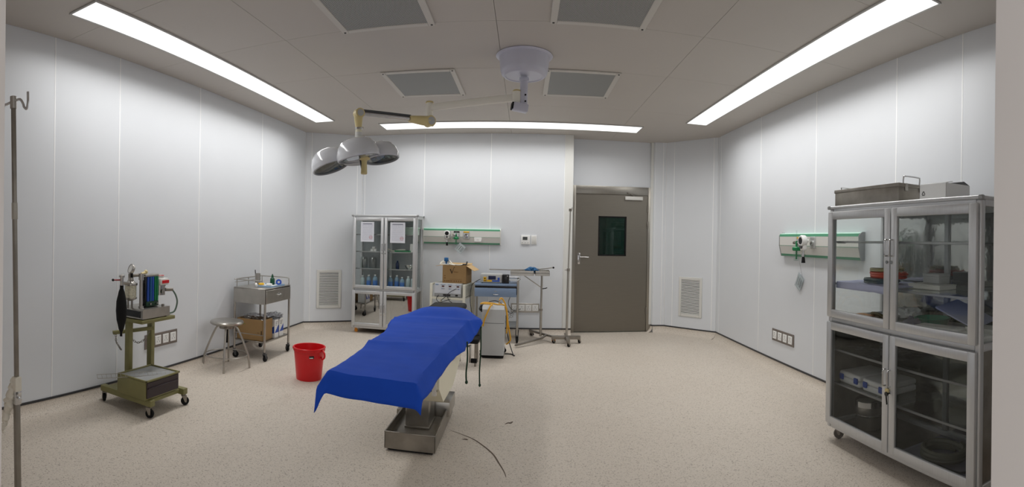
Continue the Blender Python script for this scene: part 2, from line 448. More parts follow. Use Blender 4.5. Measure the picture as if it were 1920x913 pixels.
def skirting(name, a, b, e0=0.0, e1=0.0):
    """coved vinyl skirting with a dark cap strip; mitres given as extra length at the toe"""
    a, b = Vector((*a, 0)), Vector((*b, 0)); d = (b - a); L = d.length; d.normalize(); nrm = Vector((d.y, -d.x, 0))
    prof = [(.085, .0)] + [(.085 * (1 - math.sin(R(t))) + .004, .085 * (1 - math.cos(R(t))) + .0005) for t in range(15, 91, 15)] + [(.004, .09)]
    mb = MB(); prev = None
    for o, z in prof:
        k = o / .085
        r = (mb.bm.verts.new(a + nrm * o - d * (e0 * k) + Vector((0, 0, z))), mb.bm.verts.new(b + nrm * o + d * (e1 * k) + Vector((0, 0, z))))
        if prev: mb.bm.faces.new((prev[0], prev[1], r[1], r[0]))
        prev = r
    r = (mb.bm.verts.new(a + nrm * 0 + Vector((0, 0, .09))), mb.bm.verts.new(b + Vector((0, 0, .09))))
    mb.bm.faces.new((prev[0], prev[1], r[1], r[0]))
    o = struct(mb.build(name, FLOOR, ang=60))
    M = Matrix((d, -nrm, Vector((0, 0, 1)))).transposed().to_4x4(); M.translation = a
    MB().box(0, -.007, .088, L, .004, .106, .002, 1, M).build('cap_strip', CAPSTRIP, o)
    return o

pA, pB, pC, pD, pE, pF, pG, pH, pI, pJ = (XL, YF), (XL, 6.51), (-2.35, YB), (.645, YB), (.645, DY), (1.835, DY), (1.865, 7.2), (2.03, 7.175), (XR, 6.498), (XR, YF)
wall_run('wall_left', pA, pB, [s - YF for s in (1.12, 2.258, 2.908 + .02, 4.035, 5.275)], ends=(.1, .1))
wall_run('wall_corner_left', pB, pC, [.09, .765], ends=(.1, .1))
wall_run('wall_back', pC, pD, [.04, .92, 1.855, 2.875], th=.10, ends=(.1, 0))
wall_run('wall_recess_left', pD, pE, [], th=.10, ends=(0, .2))
wall_run('wall_recess_back', pE, pF, [], z0=2.112, ends=(.1, .1))
wall_run('wall_recess_right', pF, pG, [], th=.10, ends=(.2, 0))
wall_run('wall_corner_post', pG, pH, [.12], th=.10, ends=(0, .12))
wall_run('wall_corner_right', pH, pI, [.14, .80], ends=(.1, .1))
wall_run('wall_right', pI, pJ, [6.498 - s for s in (6.40, 5.186, 4.021, 2.893, 2.23, 1.1)], ends=(.1, .1))
# front wall with the doorway the camera stands in
fw = struct(MB().box(-3.2, .45, 0, -1.0, .6, ZC).box(.794, .45, 0, 2.75, .6, ZC).box(-1.0, .45, 2.35, .794, .6, ZC).build('wall_front', JAMB))
skirting('baseboard_left', pA, pB, 0, -.03)
skirting('baseboard_corner_left', pB, pC, -.03, -.03)
skirting('baseboard_back', pC, pD, -.03, 0)
skirting('baseboard_recess', (1.835, 7.25), pG)
skirting('baseboard_corner_post', pG, pH, 0, -.02)
skirting('baseboard_corner_right', pH, pI, -.02, -.04)
skirting('baseboard_right', pI, pJ, -.04, 0)

# ---------------------------------------------------------------- the steel door
dr = bpy.data.objects.new('door_1', None); COL.objects.link(dr); PW[dr.name] = Matrix.Translation((1.24, DY, 0)); dr.matrix_world = PW[dr.name]
dr['kind'] = 'structure'; dr['label'] = 'brushed steel swing door with a small dark window in a recess'
f = MB(); f.box(.646, 7.235, 0, .712, 7.40, 2.118, .002).box(1.775, 7.235, 0, 1.838, 7.40, 2.118, .002).box(.7118, 7.2352, 2.0, 1.7752, 7.3998, 2.1178, .002)
f.build('door_frame', FRAMESTEEL, dr)
lf = MB()
wx0, wx1, wz0, wz1 = 1.046, 1.459, 1.108, 1.683
lf.box(.714, 7.25, .012, wx0, 7.295, 1.998).box(wx1, 7.25, .012, 1.773, 7.295, 1.998).box(wx0, 7.25, .012, wx1, 7.295, wz0).box(wx0, 7.25, wz1, wx1, 7.295, 1.998)
leaf = lf.build('door_leaf', DOORSTEEL, dr)
g = MB()
for b in ((wx0, wz0, wx0 + .02, wz1), (wx1 - .02, wz0, wx1, wz1), (wx0, wz0, wx1, wz0 + .02), (wx0, wz1 - .02, wx1, wz1)):
    g.box(b[0], 7.243, b[1], b[2], 7.30, b[3], .002, 1)
g.build('window_gasket', BLACK, leaf)
MB().box(wx0 + .015, 7.262, wz0 + .015, wx1 - .015, 7.268, wz1 - .015).build('window_pane', DARKGLASS, leaf, 'dark tinted glass pane')
h = MB(); h.box(.752, 7.243, .985, .786, 7.251, 1.145, .003).cyl((.769, 7.25, 1.088), (.769, 7.205, 1.088), .009).tube(smooth_path([(.769, 7.207, 1.088), (.79, 7.198, 1.088), (.84, 7.198, 1.088), (.905, 7.2, 1.084)], 4), .009)
h.cyl((.769, 7.245, 1.02), (.769, 7.238, 1.02), .011)
h.build('door_handle', CHROME, dr, 'chrome lever handle on a long plate')
c = MB(); c.box(1.43, 7.205, 1.925, 1.69, 7.25, 1.978, .006)
cl = c.build('door_closer', OFFWHITE, dr, 'white box door closer with folding arm')
c = MB(); c.bar((1.56, 7.225, 1.985), (1.48, 7.20, 2.02), .018, .008).bar((1.48, 7.20, 2.022), (1.62, 7.228, 2.005), .014, .007).cyl((1.56, 7.225, 1.975), (1.56, 7.225, 1.992), .014).cyl((1.48, 7.2, 2.01), (1.48, 7.2, 2.032), .014)
c.build('closer_arm', STEEL_D, cl)
for z in (1.75, 1.52, .26):
    MB().cyl((1.774, 7.238, z), (1.774, 7.238, z + .10), .012, n=12).build('hinge', STEEL_D, dr)
# dim space behind the door so that the pane looks onto something
struct(MB().box(.2, 8.2, -.1, 2.4, 8.3, 2.4).box(1.30, 8.1, 0, 2.4, 8.2, 2.4).build('wall_beyond_door', TEALWALL))
struct(MB().box(.1, 7.42, -.1, .2, 8.3, 2.4).box(2.4, 7.42, -.1, 2.5, 8.3, 2.4).build('wall_corridor_sides', TEALWALL))

# flat casing posts either side of the recess
struct(MB().box(.528, YB - .012, .107, .645, YB + .002, ZC, .003, 1).build('trim_1', TRIM))
struct(MB().box(1.812, 7.232, .107, 1.85, 7.262, ZC, .003, 1).build('trim_2', TRIM))

# ---------------------------------------------------------------- ceiling lights
def strip_light(label, x0, y0, x1, y1, along, power=1.0):
    t = thing('ceiling_light', label, 'ceiling light', ((x0 + x1) / 2, (y0 + y1) / 2, ZC), group='long ceiling light panels')
    z0 = ZC - .012; w = .014
    fr = MB(); fr.box(x0 - w, y0 - w, z0, x0, y1 + w, ZC, .003, 1).box(x1, y0 - w, z0, x1 + w, y1 + w, ZC, .003, 1).box(x0, y0 - w, z0, x1, y0, ZC, .003, 1).box(x0, y1, z0, x1, y1 + w, ZC, .003, 1)
    fr.build('frame', LAMPFRAME, t)
    for k in range(3):
        if along == 'y': a, b = y0 + (y1 - y0) * k / 3, y0 + (y1 - y0) * (k + 1) / 3; MB().box(x0, a, ZC - .009, x1, b, ZC - .001).build('diffuser', LAMP, t)
        else: a, b = x0 + (x1 - x0) * k / 3, x0 + (x1 - x0) * (k + 1) / 3; MB().box(a, y0, ZC - .009, b, y1, ZC - .001).build('diffuser', LAMP, t)
    al = bpy.data.lights.new('tube_light', 'AREA'); al.shape = 'RECTANGLE'; al.size = x1 - x0; al.size_y = y1 - y0; al.spread = R(LAMP_SPREAD)
    al.energy = LAMP_WATTS * (x1 - x0) * (y1 - y0) * power; al.color = (1.0, .992, .975)
    ao = bpy.data.objects.new('tube_light', al); COL.objects.link(ao); ao.parent = t; ao.location = (0, 0, -.0105)
    return t
strip_light('long white ceiling light panel along the wall with the olive anaesthesia cart', -2.63, 2.085, -2.39, 5.93, 'y')
strip_light('long white ceiling light panel along the wall with the tall wheeled cabinet', 1.905, 2.05, 2.15, 5.85, 'y')
strip_light('long white ceiling light panel crossing in front of the steel door', -1.88, 6.25, 1.44, 6.60, 'x', .58)

# ---------------------------------------------------------------- perforated air diffusers in the ceiling
def diffuser(label, x0, y0, x1, y1):
    t = thing('ceiling_air_diffuser', label, 'air vent', ((x0 + x1) / 2, (y0 + y1) / 2, ZC), group='perforated ceiling air diffusers')
    z = ZC - .014; w = .045
    MB().box(x0, y0, z, x0 + w, y1, ZC, .004, 1).box(x1 - w, y0, z, x1, y1, ZC, .004, 1).box(x0 + w, y0, z, x1 - w, y0 + w, ZC, .004, 1).box(x0 + w, y1 - w, z, x1 - w, y1, ZC, .004, 1).build('frame', VENTFRAME, t)
    MB().box(x0 + w, y0 + w, ZC - .009, x1 - w, y1 - w, ZC - .002).build('perforated_plate', PERF, t, 'grey perforated metal plate')
    for sx in (x0 + .022, x1 - .022):
        for sy in (y0 + .022, y1 - .022):
            MB().cyl((sx, sy, z - .003), (sx, sy, z + .001), .008, n=10).build('screw', SCREW, t)
diffuser('perforated ceiling air vent beyond the lamp canopy, on the ivory cart side', -1.29, 4.27, -.63, 5.06)
diffuser('perforated ceiling air vent beside the round lamp canopy, towards the steel door', .145, 4.27, .795, 5.05)
diffuser('perforated ceiling air vent nearer the doorway, over the foot of the operating table', -1.29, 2.56, -.63, 3.36)
diffuser('perforated ceiling air vent nearer the doorway, on the tall wheeled cabinet side', .135, 2.56, .775, 3.345)

# ---------------------------------------------------------------- louvred return air grilles low on the two angled corner walls
def grille(label, a, b, z0, z1):
    a, b = Vector((*a, 0)), Vector((*b, 0)); d = b - a; L = d.length; d.normalize(); n = Vector((d.y, -d.x, 0))
    t = thing('return_air_grille', label, 'air vent', tuple(a + Vector((0, 0, z0))), group='louvred wall grilles')
    M = Matrix((d, -n, Vector((0, 0, 1)))).transposed().to_4x4(); M.translation = a
    w = .04
    MB().box(0, -.014, z0, w, 0, z1, .004, 1, M).box(L - w, -.014, z0, L, 0, z1, .004, 1, M).box(w, -.014, z0, L - w, 0, z0 + w, .004, 1, M).box(w, -.014, z1 - w, L - w, 0, z1, .004, 1, M).build('frame', OFFWHITE, t)
    MB().box(w, -.002, z0 + w, L - w, 0, z1 - w, 0, 1, M).build('back_plate', DARKGREY, t)
    k = 24; zz = [z0 + w + (z1 - z0 - 2 * w) * (i + .5) / k for i in range(k)]
    me = None
    for z in zz:
        if me is None:
            o = MB().box(w, -.001, -.0062, L - w, .001, .0062, 0, 1, Matrix.Rotation(R(-35), 4, 'X')).build('slat', OFFWHITE)
            me = o.data; bpy.data.objects.remove(o)
        link('slat', me, t, None, pw(t).inverted() @ M @ Matrix.Translation((0, -.007, z)))
grille('white louvred air grille on the angled corner wall beside the bottle cabinet', (-2.885, 6.617), (-2.588, 6.825), .29, .84)
grille('white louvred air grille on the angled corner wall beside the steel door', (2.194, 6.978 - .002), (2.44, 6.675), .266, .83)

# ================================================================= BIG FURNITURE
def cabinet(label, loc, rz, W, D, H, zs, zb, upper, lower, glass_lo, side_lo, back_up, back_lo, caster_mats, keys=False, cw=.05, hf=(.6, .55)):
    """aluminium framed glass cabinet; local x along the front, y to the back. Returns root"""
    t = thing('glass_door_cabinet', label, 'cabinet', loc, rz)
    T = pw(t)
    def part(name, fn, m, parent=None, lab=None):
        mb = MB(); fn(mb); bmesh.ops.transform(mb.bm, matrix=T, verts=mb.bm.verts); return mb.build(name, m, parent or t, lab)
    p = .038
    for x in (0, W - p):
        for y in (0, D - p): part('post', lambda mb: mb.box(x, y, zb, x + p, y + p, H - .01, .010, 3), ALU)
    for nm, z, hh in (('top_rail', H - .045, .045), ('middle_rail', zs - .02, .04), ('bottom_rail', zb, .05)):
        part(nm, lambda mb: mb.box(p, .004, z, W - p, p, z + hh, .008, 2), ALU)
        part(nm, lambda mb: mb.box(p, D - p, z, W - p, D - .004, z + hh, .004, 1), ALU)
        for x in (.004, W - p): part(nm, lambda mb: mb.box(x, p, z, x + p - .004, D - p, z + hh, .004, 1), ALU)
    part('top_panel', lambda mb: mb.box(-.004, -.008, H - .012, W + .004, D + .004, H + .010, .009, 3), ALU)
    for x in (0, W):
        for y in (-.004, D): part('corner_cap', lambda mb: mb.box(x - .016, y - .010, H - .014, x + .016, y + .014, H + .012, .008, 2), ALU_D)
    part('bottom_panel', lambda mb: mb.box(p * .5, .01, zb + .005, W - p * .5, D - .01, zb + .02), STEEL_D)
    part('divider_panel', lambda mb: mb.box(p * .5, .03, zs - .008, W - p * .5, D - .01, zs + .004), GREY_L)
    part('back_panel', lambda mb: mb.box(p * .4, D - .016, zs, W - p * .4, D - .012, H - .02), back_up)
    part('back_panel', lambda mb: mb.box(p * .4, D - .016, zb + .02, W - p * .4, D - .012, zs), back_lo)
    for x in (.016, W - .020):
        part('side_panel', lambda mb: mb.box(x, p * .5, zs, x + .004, D - p * .5, H - .03), GLASS)
        part('side_panel', lambda mb: mb.box(x, p * .5, zb + .02, x + .004, D - p * .5, zs), side_lo)
    part('back_mullion', lambda mb: mb.box(W / 2 - .02, D - .03, zb, W / 2 + .02, D - .008, H - .02, .003, 1), ALU_D)
    for z in upper + lower:
        s = part('shelf', lambda mb: mb.box(.02, .05, z - .003, W - .02, D - .02, z + .003), GLASS_SHELF)
        part('edge_strip', lambda mb: mb.box(.02, .044, z - .009, W - .02, .052, z + .006, .002, 1), ALU_D, s)
        for x in (.022, W - .03): part('bracket', lambda mb: mb.box(x, .05, z - .012, x + .008, .12, z - .004), DARKGREY, s)
    for (z0, z1, gm) in ((zs + .018, H - .030, GLASS), (zb + .035, zs - .014, glass_lo)):
        for k in (0, 1):
            x0, x1 = (.012, W / 2 - .003) if k == 0 else (W / 2 + .003, W - .012)
            if k == 1: x1 -= 0
            def frame(mb):
                w = cw
                for (a, b, c, d) in ((x0, z0, x0 + w, z1), (x1 - w, z0, x1, z1)):
                    mb.box(a, -.024, b, c, .0, d, .008, 2)
                for (b, d) in ((z0, z0 + w), (z1 - w, z1)):
                    mb.box(x0 + w * .9, -.0235, b, x1 - w * .9, -.0005, d, .008, 2)
            d = part('door', frame, ALU)
            part('pane', lambda mb: mb.box(x0 + cw * .8, -.012, z0 + cw * .8, x1 - cw * .8, -.008, z1 - cw * .8), gm, d)
            hx = x1 - .018 if k == 0 else x0 + .018
            hz = z0 + (z1 - z0) * (hf[0] if z0 > zs - .1 else hf[1])
            part('handle', lambda mb: mb.tube(smooth_path([(hx, -.024, hz - .048), (hx, -.044, hz - .046), (hx, -.048, hz - .03), (hx, -.048, hz + .03), (hx, -.044, hz + .046), (hx, -.024, hz + .048)], 5), .005, 8), CHROME, d)
            part('lock', lambda mb: mb.cyl((hx, -.024, hz - .085), (hx, -.031, hz - .085), .010, n=16), CHROME, d)
    if keys:
        hx = W / 2 + .021; z0, z1 = zb + .035, zs - .014; hz = z0 + (z1 - z0) * hf[1] - .085
        k = part('key', lambda mb: mb.box(hx - .004, -.05, hz - .004, hx + .004, -.028, hz + .004, .001, 1).lathe([(0, -.003), (.013, -.003), (.013, .003), (0, .003)], Matrix.Translation((hx, -.055, hz)) @ Matrix.Rotation(R(90), 4, 'X'), 16).bar((hx, -.055, hz - .012), (hx + .004, -.053, hz - .06), .008, .003), BLACKGLOSS)
        part('latch', lambda mb: mb.box(W / 2 - .014, -.038, hz + .0, W / 2 + .016, -.026, hz + .022, .003, 1), CREAMYEL)
    fk, wh, r = caster_mats
    for x in (.045, W - .045):
        for y in (.05, D - .05): 
            q = T @ Vector((x, y, 0)); caster(t, q.x, q.y, zb + .004, r, fk, wh, ang=(-.6 if rz else .45))
    return t

CL = cabinet('tall aluminium glass cabinet holding rows of infusion bottles, papers taped to its doors', (-2.345, 6.60, 0), 0, .915, .375, 1.615, .60, .065,
             [.885, 1.12, 1.355], [], GLASS_MIRROR, STEEL_D, GLASS, STEEL_D, (ORANGE, ORANGE, .026), cw=.045, hf=(.59, .53))
CR = cabinet('tall wheeled aluminium cabinet with a steel box on top and glass doors near the doorway', (2.0, 2.925, 0), R(-90), 1.335, .50, 1.60, .83, .085,
             [1.075, 1.365], [.385, .615], GLASS_DARK, STEEL_D, STEEL_SHINY, STEEL_SHINY, (STEEL_D, mat('grey_brown_wheel', (96, 90, 82), .5), .036), keys=True, cw=.055, hf=(.67, .64))

# papers taped inside the bottle cabinet's upper doors
PRINT = print_mat('typed_notice', (226, 228, 236), (176, 178, 194), 26, 22, .42, .52)
for nm, x0, x1, z0, z1, lab in (('notice_paper', -2.221, -2.032, 1.256, 1.527, 'white typed notice on the cabinet door beside the wall grille'), ('notice_paper', -1.803, -1.597, 1.248, 1.524, 'white typed notice on the cabinet door beside the gas rail')):
    t = thing(nm, lab, 'paper', (x0, 6.56, z0), group='notices on the bottle cabinet')
    MB().box(x0, 6.5855, z0, x1, 6.5870, z1).build('sheet', PRINT, t)
    mb = MB(); mb.box(x0 + .03, 6.5845, z1 - .032, x1 - .03, 6.5855, z1 - .022); mb.build('heading', mat('heading_ink', (120, 122, 138), .7), t)
    mb = MB(); cx, cz = x1 - .045, z0 + .06
    mb.lathe([(.020, 0), (.024, 0), (.024, .0008), (.020, .0008), (.020, 0)], Matrix.Translation((cx, 6.5855, cz)) @ Matrix.Rotation(R(90), 4, 'X'), 20).box(cx - .018, 6.5845, cz - .003, cx + .018, 6.5854, cz + .003)
    mb.build('stamp', mat('red_stamp_ink', (196, 120, 128), .7), t)

# ---------------------------------------------------------------- operating table
ot = thing('operating_table', 'steel-based operating table with cream frame and black padding under the blue drape', 'operating table', (-.70, 3.44, 0))
bx0, bx1, by0, by1 = -.855, -.530, 3.07, 3.82
b = MB()
b.box(bx0, by0, .015, bx1, by0 + .006, .122, .002, 1).box(bx0, by1 - .006, .015, bx1, by1, .122, .002, 1).box(bx0, by0, .015, bx0 + .006, by1, .122, .002, 1).box(bx1 - .006, by0, .015, bx1, by1, .122, .002, 1)
b.box(bx0 + .004, by0 + .004, .015, bx1 - .004, by1 - .004, .07)
for (x0, y0, x1, y1) in ((bx0 - .002, by0 - .002, bx1 + .002, by0 + .010), (bx0 - .002, by1 - .01, bx1 + .002, by1 + .002), (bx0 - .002, by0, bx0 + .010, by1), (bx1 - .010, by0, bx1 + .002, by1)):
    b.box(x0, y0, .116, x1, y1, .124, .003, 2)
b.build('base', STEEL_D, ot, 'open stainless base tray')
MB().box(bx0 + .02, by0 + .02, 0, bx1 - .02, by1 - .02, .015).build('base_foot', BLACK, ot)
MB().box(-.775, 3.30, .07, -.615, 3.52, .47, .006).build('column', STEEL, ot)
MB().box(-.78, 3.295, .07, -.61, 3.525, .085, .003).build('column_flange', STEEL_D, ot)
MB().box(-.80, 3.56, .07, -.515, 3.83, .172, .003).build('step_cover', STEEL, ot, 'raised steel step box on the base')
MB().box(-.90, 3.55, .06, -.85, 3.66, .10, .004).build('foot_pedal', STEEL_D, ot)
MB().cyl((-.875, 3.40, .085), (-.85, 3.40, .085), .012, n=12).build('pump_valve', CHROME, ot)
# cream body and side rails
cb = MB()
cb.prism([(2.88, .56), (2.88, .47), (3.05, .345), (3.46, .33), (4.05, .48), (4.05, .575)], .385, Matrix(((0, 0, 1, -.865), (1, 0, 0, 0), (0, 1, 0, 0), (0, 0, 0, 1))))
cb.build('table_frame', CREAM, ot, 'cream enamel frame below the table top')
MB().box(-.93, 2.50, .565, -.55, 4.02, .60, .006).build('top_plate', CREAM, ot)
for s, x in ((-1, -.965), (1, -.515)):
    rl = MB().box(x - .006, 2.95, .545, x + .006, 3.95, .575, .002, 1).build('side_rail', CHROME, ot)
    for yy in (3.1, 3.75): MB().box(min(x, x - s * .035), yy, .555, max(x, x - s * .035), yy + .02, .567).build('rail_bracket', STEEL, rl)
MB().box(-.965, 2.44, .60, -.525, 2.97, .635, .014, 3).build('leg_pad', BLACK, ot)
MB().box(-.965, 3.0, .60, -.525, 4.05, .65, .016, 3).build('mattress', BLACK, ot)
hr = MB(); hr.box(-.865, 4.18, .665, -.545, 4.80, .722, .024, 3); hr.build('headrest', BLACK, ot, 'black padded headrest showing past the drape')
MB().bar((-.79, 4.0, .58), (-.79, 4.35, .655), .02, .012).bar((-.61, 4.0, .58), (-.61, 4.35, .655), .02, .012).build('headrest_bracket', CHROME, ot)
for s, x in ((-1, -1.015), (1, -.455)):
    ab = MB().box(x - .06, 3.98, .575, x + .06, 4.20, .600, .010, 3).build('arm_board', BLACK, ot, 'black padded arm board')
    MB().bar((x, 4.03, .568), (-.55 if s > 0 else -.93, 3.98, .568), .04, .014).build('arm_board_bracket', STEEL, ab)
# clamps, crank and hanging ties on the door side
cm = MB(); cm.box(-.545, 3.10, .50, -.49, 3.15, .585, .004).cyl((-.515, 3.12, .50), (-.515, 3.12, .40), .010, n=14).ball((-.515, 3.12, .395), .018)
cm.build('rail_clamp', CHROME, ot)
MB().cyl((-.505, 2.86, .56), (-.505, 2.86, .44), .014, n=16).build('clamp_post', CHROME, ot)
kn = MB(); kn.cyl((-.54, 2.90, .47), (-.495, 2.90, .47), .020, n=16); kn.build('clamp_knob', BLACK, ot)
cr = MB(); cr.cyl((-.53, 3.86, .515), (-.405, 3.86, .515), .008, n=12).box(-.415, 3.845, .39, -.400, 3.875, .525, .003)
crank = cr.build('crank_handle', STEEL, ot)
MB().cyl((-.40, 3.86, .405), (-.355, 3.86, .405), .018, n=16).build('crank_knob', BLACK, crank)
MB().box(-.525, 3.62, .50, -.518, 3.72, .545, .002, 1).build('rating_plate', GREY, ot)
for (x, y, z0, z1) in ((-.405, 3.62, .30, .60), (-.362, 4.24, .10, .62)):
    st = MB(); st.tube(smooth_path([(x, y, z1), (x + .004, y, z0 + .6 * (z1 - z0)), (x - .004, y + .004, z0 + .25 * (z1 - z0)), (x, y, z0)], 6), .006, 8).ball((x, y, z0 + .008), .011, 10, (1, 1, 1.3))
    st.build('tie_strap', GREEN_D, ot, 'dark green hanging tie with a knotted end')

# blue drape: a cloth grid laid over the pads, hanging over the foot end and sides
def top_z(y):
    K = [(2.40, .655), (2.6, .652), (2.95, .655), (3.12, .668), (3.3, .664), (3.85, .668), (4.02, .684), (4.26, .733), (4.6, .738)]
    for (a, za), (b_, zb_) in zip(K[:-1], K[1:]):
        if y <= b_:
            t = max(0, (y - a) / (b_ - a)); t = t * t * (3 - 2 * t); return za + (zb_ - za) * t
    return K[-1][1]
def edges(y):      # left and right fold lines of the cloth
    K = [(2.40, -.975, -.518), (3.0, -.975, -.505), (3.5, -.985, -.48), (3.95, -1.04, -.455), (4.12, -1.06, -.42), (4.25, -1.02, -.40), (4.36, -.93, -.46), (4.50, -.87, -.53)]
    for p, q in zip(K[:-1], K[1:]):
        if y <= q[0]:
            t = max(0, (y - p[0]) / (q[0] - p[0])); return p[1] + (q[1] - p[1]) * t, p[2] + (q[2] - p[2]) * t
    return K[-1][1], K[-1][2]
FLAP_L, FLAP_R, FLAP_F, Y0, Y1 = .105, .085, .118, 2.405, 4.50
def drape(u, v):
    b = -FLAP_F + (Y1 - Y0 + FLAP_F) * u            # along the table, negative = foot flap
    y = Y0 + max(b, 0); xl, xr = edges(y); W = xr - xl
    fr = min(1, max(0, (y - 2.4) / 1.2)); flr = FLAP_R + .05 * fr if y < 4.1 else FLAP_R + .05 - .03 * min(1, (y - 4.1) / .3)
    a = -FLAP_L + (W + FLAP_L + flr) * v
    ox = a if a < 0 else (a - W if a > W else 0); ob = min(b, 0)
    x = xl + min(max(a, 0), W)
    z = top_z(y)
    h = math.hypot(ox, ob)
    spread = .42 if ox > 0 else .55
    x += ox * spread; y += ob * .22
    z -= h * (.88 + (.5 * min(1, -ob / .08) * min(1, abs(ox) / .08) if ox < 0 else 0))
    z -= .022 * v * max(0, min(1, (3.0 - y) / .6))
    if ob < 0: z -= .10 * -ob * v
    # head end: the cloth falls off the raised head pad towards the arm boards
    if y > 4.02:
        xm = x + .70; k = min(1, max(0, (abs(xm) - .11) / .22)); k = k * k * (3 - 2 * k)
        z = z * (1 - k) + (min(z, .675 - .25 * max(0, abs(xm) - .27))) * k
        z -= .10 * max(0, (y - 4.36)) * (1 - k) * 2
    # wrinkles
    fade = .35 + .65 * min(1, abs(a / W - .5) * 2)
    z += .007 * fade * noise.noise(Vector((x * 4, y * 3.2, 1.7))) + .004 * noise.noise(Vector((x * 9, y * 2.2, 4.1))) + .003 * noise.noise(Vector((x * 5, y * 14, 2.0)))
    z += .010 * math.exp(-((y - 3.13 - .12 * (x + .7)) / .03) ** 2) * max(0, min(1, (-.55 - x) / .2))
    z += .009 * math.exp(-((y - 4.02 + .1 * (x + .7)) / .035) ** 2)
    if h > 0: x += .018 * h / .1 * noise.noise(Vector((y * 5, 2.2, .3))); y += (.02 * noise.noise(Vector((x * 6, .2, 7.3))) if ob < 0 else 0)
    return Vector((x, y, z))
d = MB().grid(drape, 90, 40)
dro = put('surgical_drape', d, BLUECLOTH, 'royal blue cloth drape spread over the operating table', 'drape', base=(-.72, 3.3, .66))
so = dro.modifiers.new('thickness', 'SOLIDIFY'); so.thickness = .004; so.offset = 1

# ---------------------------------------------------------------- surgical lamp hung from the ceiling
MX, MY = -.035, 3.985
sl = thing('surgical_lamp', 'ceiling-hung surgical lamp with jointed cream arms and three white domed heads', 'surgical lamp', (MX, MY, ZC))
c = MB(); c.lathe([(0, ZC - .001), (.220, ZC - .001), (.224, ZC - .007), (.218, ZC - .012), (.199, ZC - .016), (.195, ZC - .05), (.188, ZC - .12), (.178, ZC - .150), (.160, ZC - .165), (.150, ZC - .166), (.145, ZC - .160), (.05, ZC - .160), (0, ZC - .160)], Matrix.Translation((MX, MY, 0)), 48)
c.build('ceiling_canopy', LILACWHITE, sl, 'pale lilac round ceiling cover')
MB().cyl((MX, MY, ZC - .17), (MX, MY, 2.37), .030, n=24).cyl((MX, MY, ZC - .176), (MX, MY, ZC - .20), .038, n=24).build('drop_pole', LILACWHITE, sl)
for z in (2.47, 2.42): MB().cyl((MX + .012, MY - .026, z), (MX + .014, MY - .034, z), .007, n=10).build('bolt', BLACK, sl)
bk = MB(); bk.bar((MX + .03, MY - .02, 2.36), (MX - .085, MY - .05, 2.375), .075, .06, .008); bk.build('pole_bracket', LILACWHITE, sl)
MB().bar((MX - .083, MY - .0495, 2.375), (MX - .094, MY - .052, 2.3765), .066, .05).build('bracket_end_cap', BLACK, sl, 'black square end cap')
J1 = Vector((-.83, 4.22, 2.44)); A0 = Vector((MX - .02, MY, 2.455))
MB().cyl((MX - .055, MY, 2.42), (MX - .055, MY, 2.50), .034, n=24).build('shoulder_joint', ARMCREAM, sl)
MB().cyl((MX - .055, MY, 2.50), (MX - .055, MY, 2.513), .036, .03, n=24).build('joint_cap', CREAMYEL, sl)
arm = MB(); arm.bar(A0 + Vector((-.03, 0, 0)), J1, .036, .058, .012); arm.build('horizontal_arm', ARMCREAM, sl)
MB().cyl(J1 + Vector((0, 0, .04)), J1 + Vector((0, 0, -.09)), .027, n=24).build('elbow_post', ARMCREAM, sl)
MB().cyl(J1 + Vector((0, 0, .04)), J1 + Vector((0, 0, .053)), .036, .03, n=24).build('joint_cap', CREAMYEL, sl)
J2 = J1 + Vector((0, 0, -.115)); J3 = Vector((-1.315, 3.80, 2.315))
dv = (J3 - J2).normalized(); sd = Vector((0, 0, 1)).cross(dv).normalized(); L2 = (J3 - J2).length
m = MB(); m.tube([J2 - dv * .035, J2 + dv * .02, J2 + dv * .19], .04, 20, rs=[.040, .044, .028]).cyl(J2 - sd * .036, J2 + sd * .036, .045, n=28); m.build('spring_arm_socket', CREAMYEL, sl)
MB().cyl(J2 + sd * .036, J2 + sd * .043, .033, n=24).cyl(J2 - sd * .036, J2 - sd * .043, .033, n=24).build('pivot_disc', GREY_L, sl)
MB().tube([J2 + dv * .18, J3 - dv * .03], .0155, 16).build('spring_arm_tube', CHROME, sl)
up = Vector((0, 0, 1))
MB().tube([J2 + dv * .18 + up * .026, J3 - dv * .03 + up * .026], .010, 12).build('spring_arm_rod', DARKGREY, sl)
m = MB(); m.cyl(J3 - sd * .032, J3 + sd * .032, .038, n=28).tube([J3 + Vector((0, 0, .02)), J3 + Vector((-.004, 0, -.05)), J3 + Vector((0, 0, -.115))], .03, 20, rs=[.038, .033, .025]); m.build('wrist_joint', CREAMYEL, sl)
MB().cyl(J3 + sd * .032, J3 + sd * .040, .026, n=24).cyl(J3 - sd * .032, J3 - sd * .040, .026, n=24).build('pivot_disc', GREY_L, sl)
MB().cyl(J3 + Vector((0, 0, -.112)), J3 + Vector((0, 0, -.128)), .028, n=24).cyl(J3 + Vector((.020, -.016, -.12)), J3 + Vector((.045, -.022, -.12)), .006, n=8).build('collar_ring', CHROME, sl)
MB().cyl(J3 + Vector((0, 0, -.128)), J3 + Vector((0, 0, -.150)), .025, n=24).build('stem_collar', CREAM, sl)
MB().cyl(J3 + Vector((0, 0, -.150)), J3 + Vector((0, 0, -.250)), .027, n=24).build('lamp_stem', OFFWHITE, sl)
HC = Vector((-1.30, 3.82, 1.985))
TILT = Matrix.Translation(HC) @ Matrix.Rotation(R(-3), 4, 'X') @ Matrix.Rotation(R(-13), 4, 'Y')
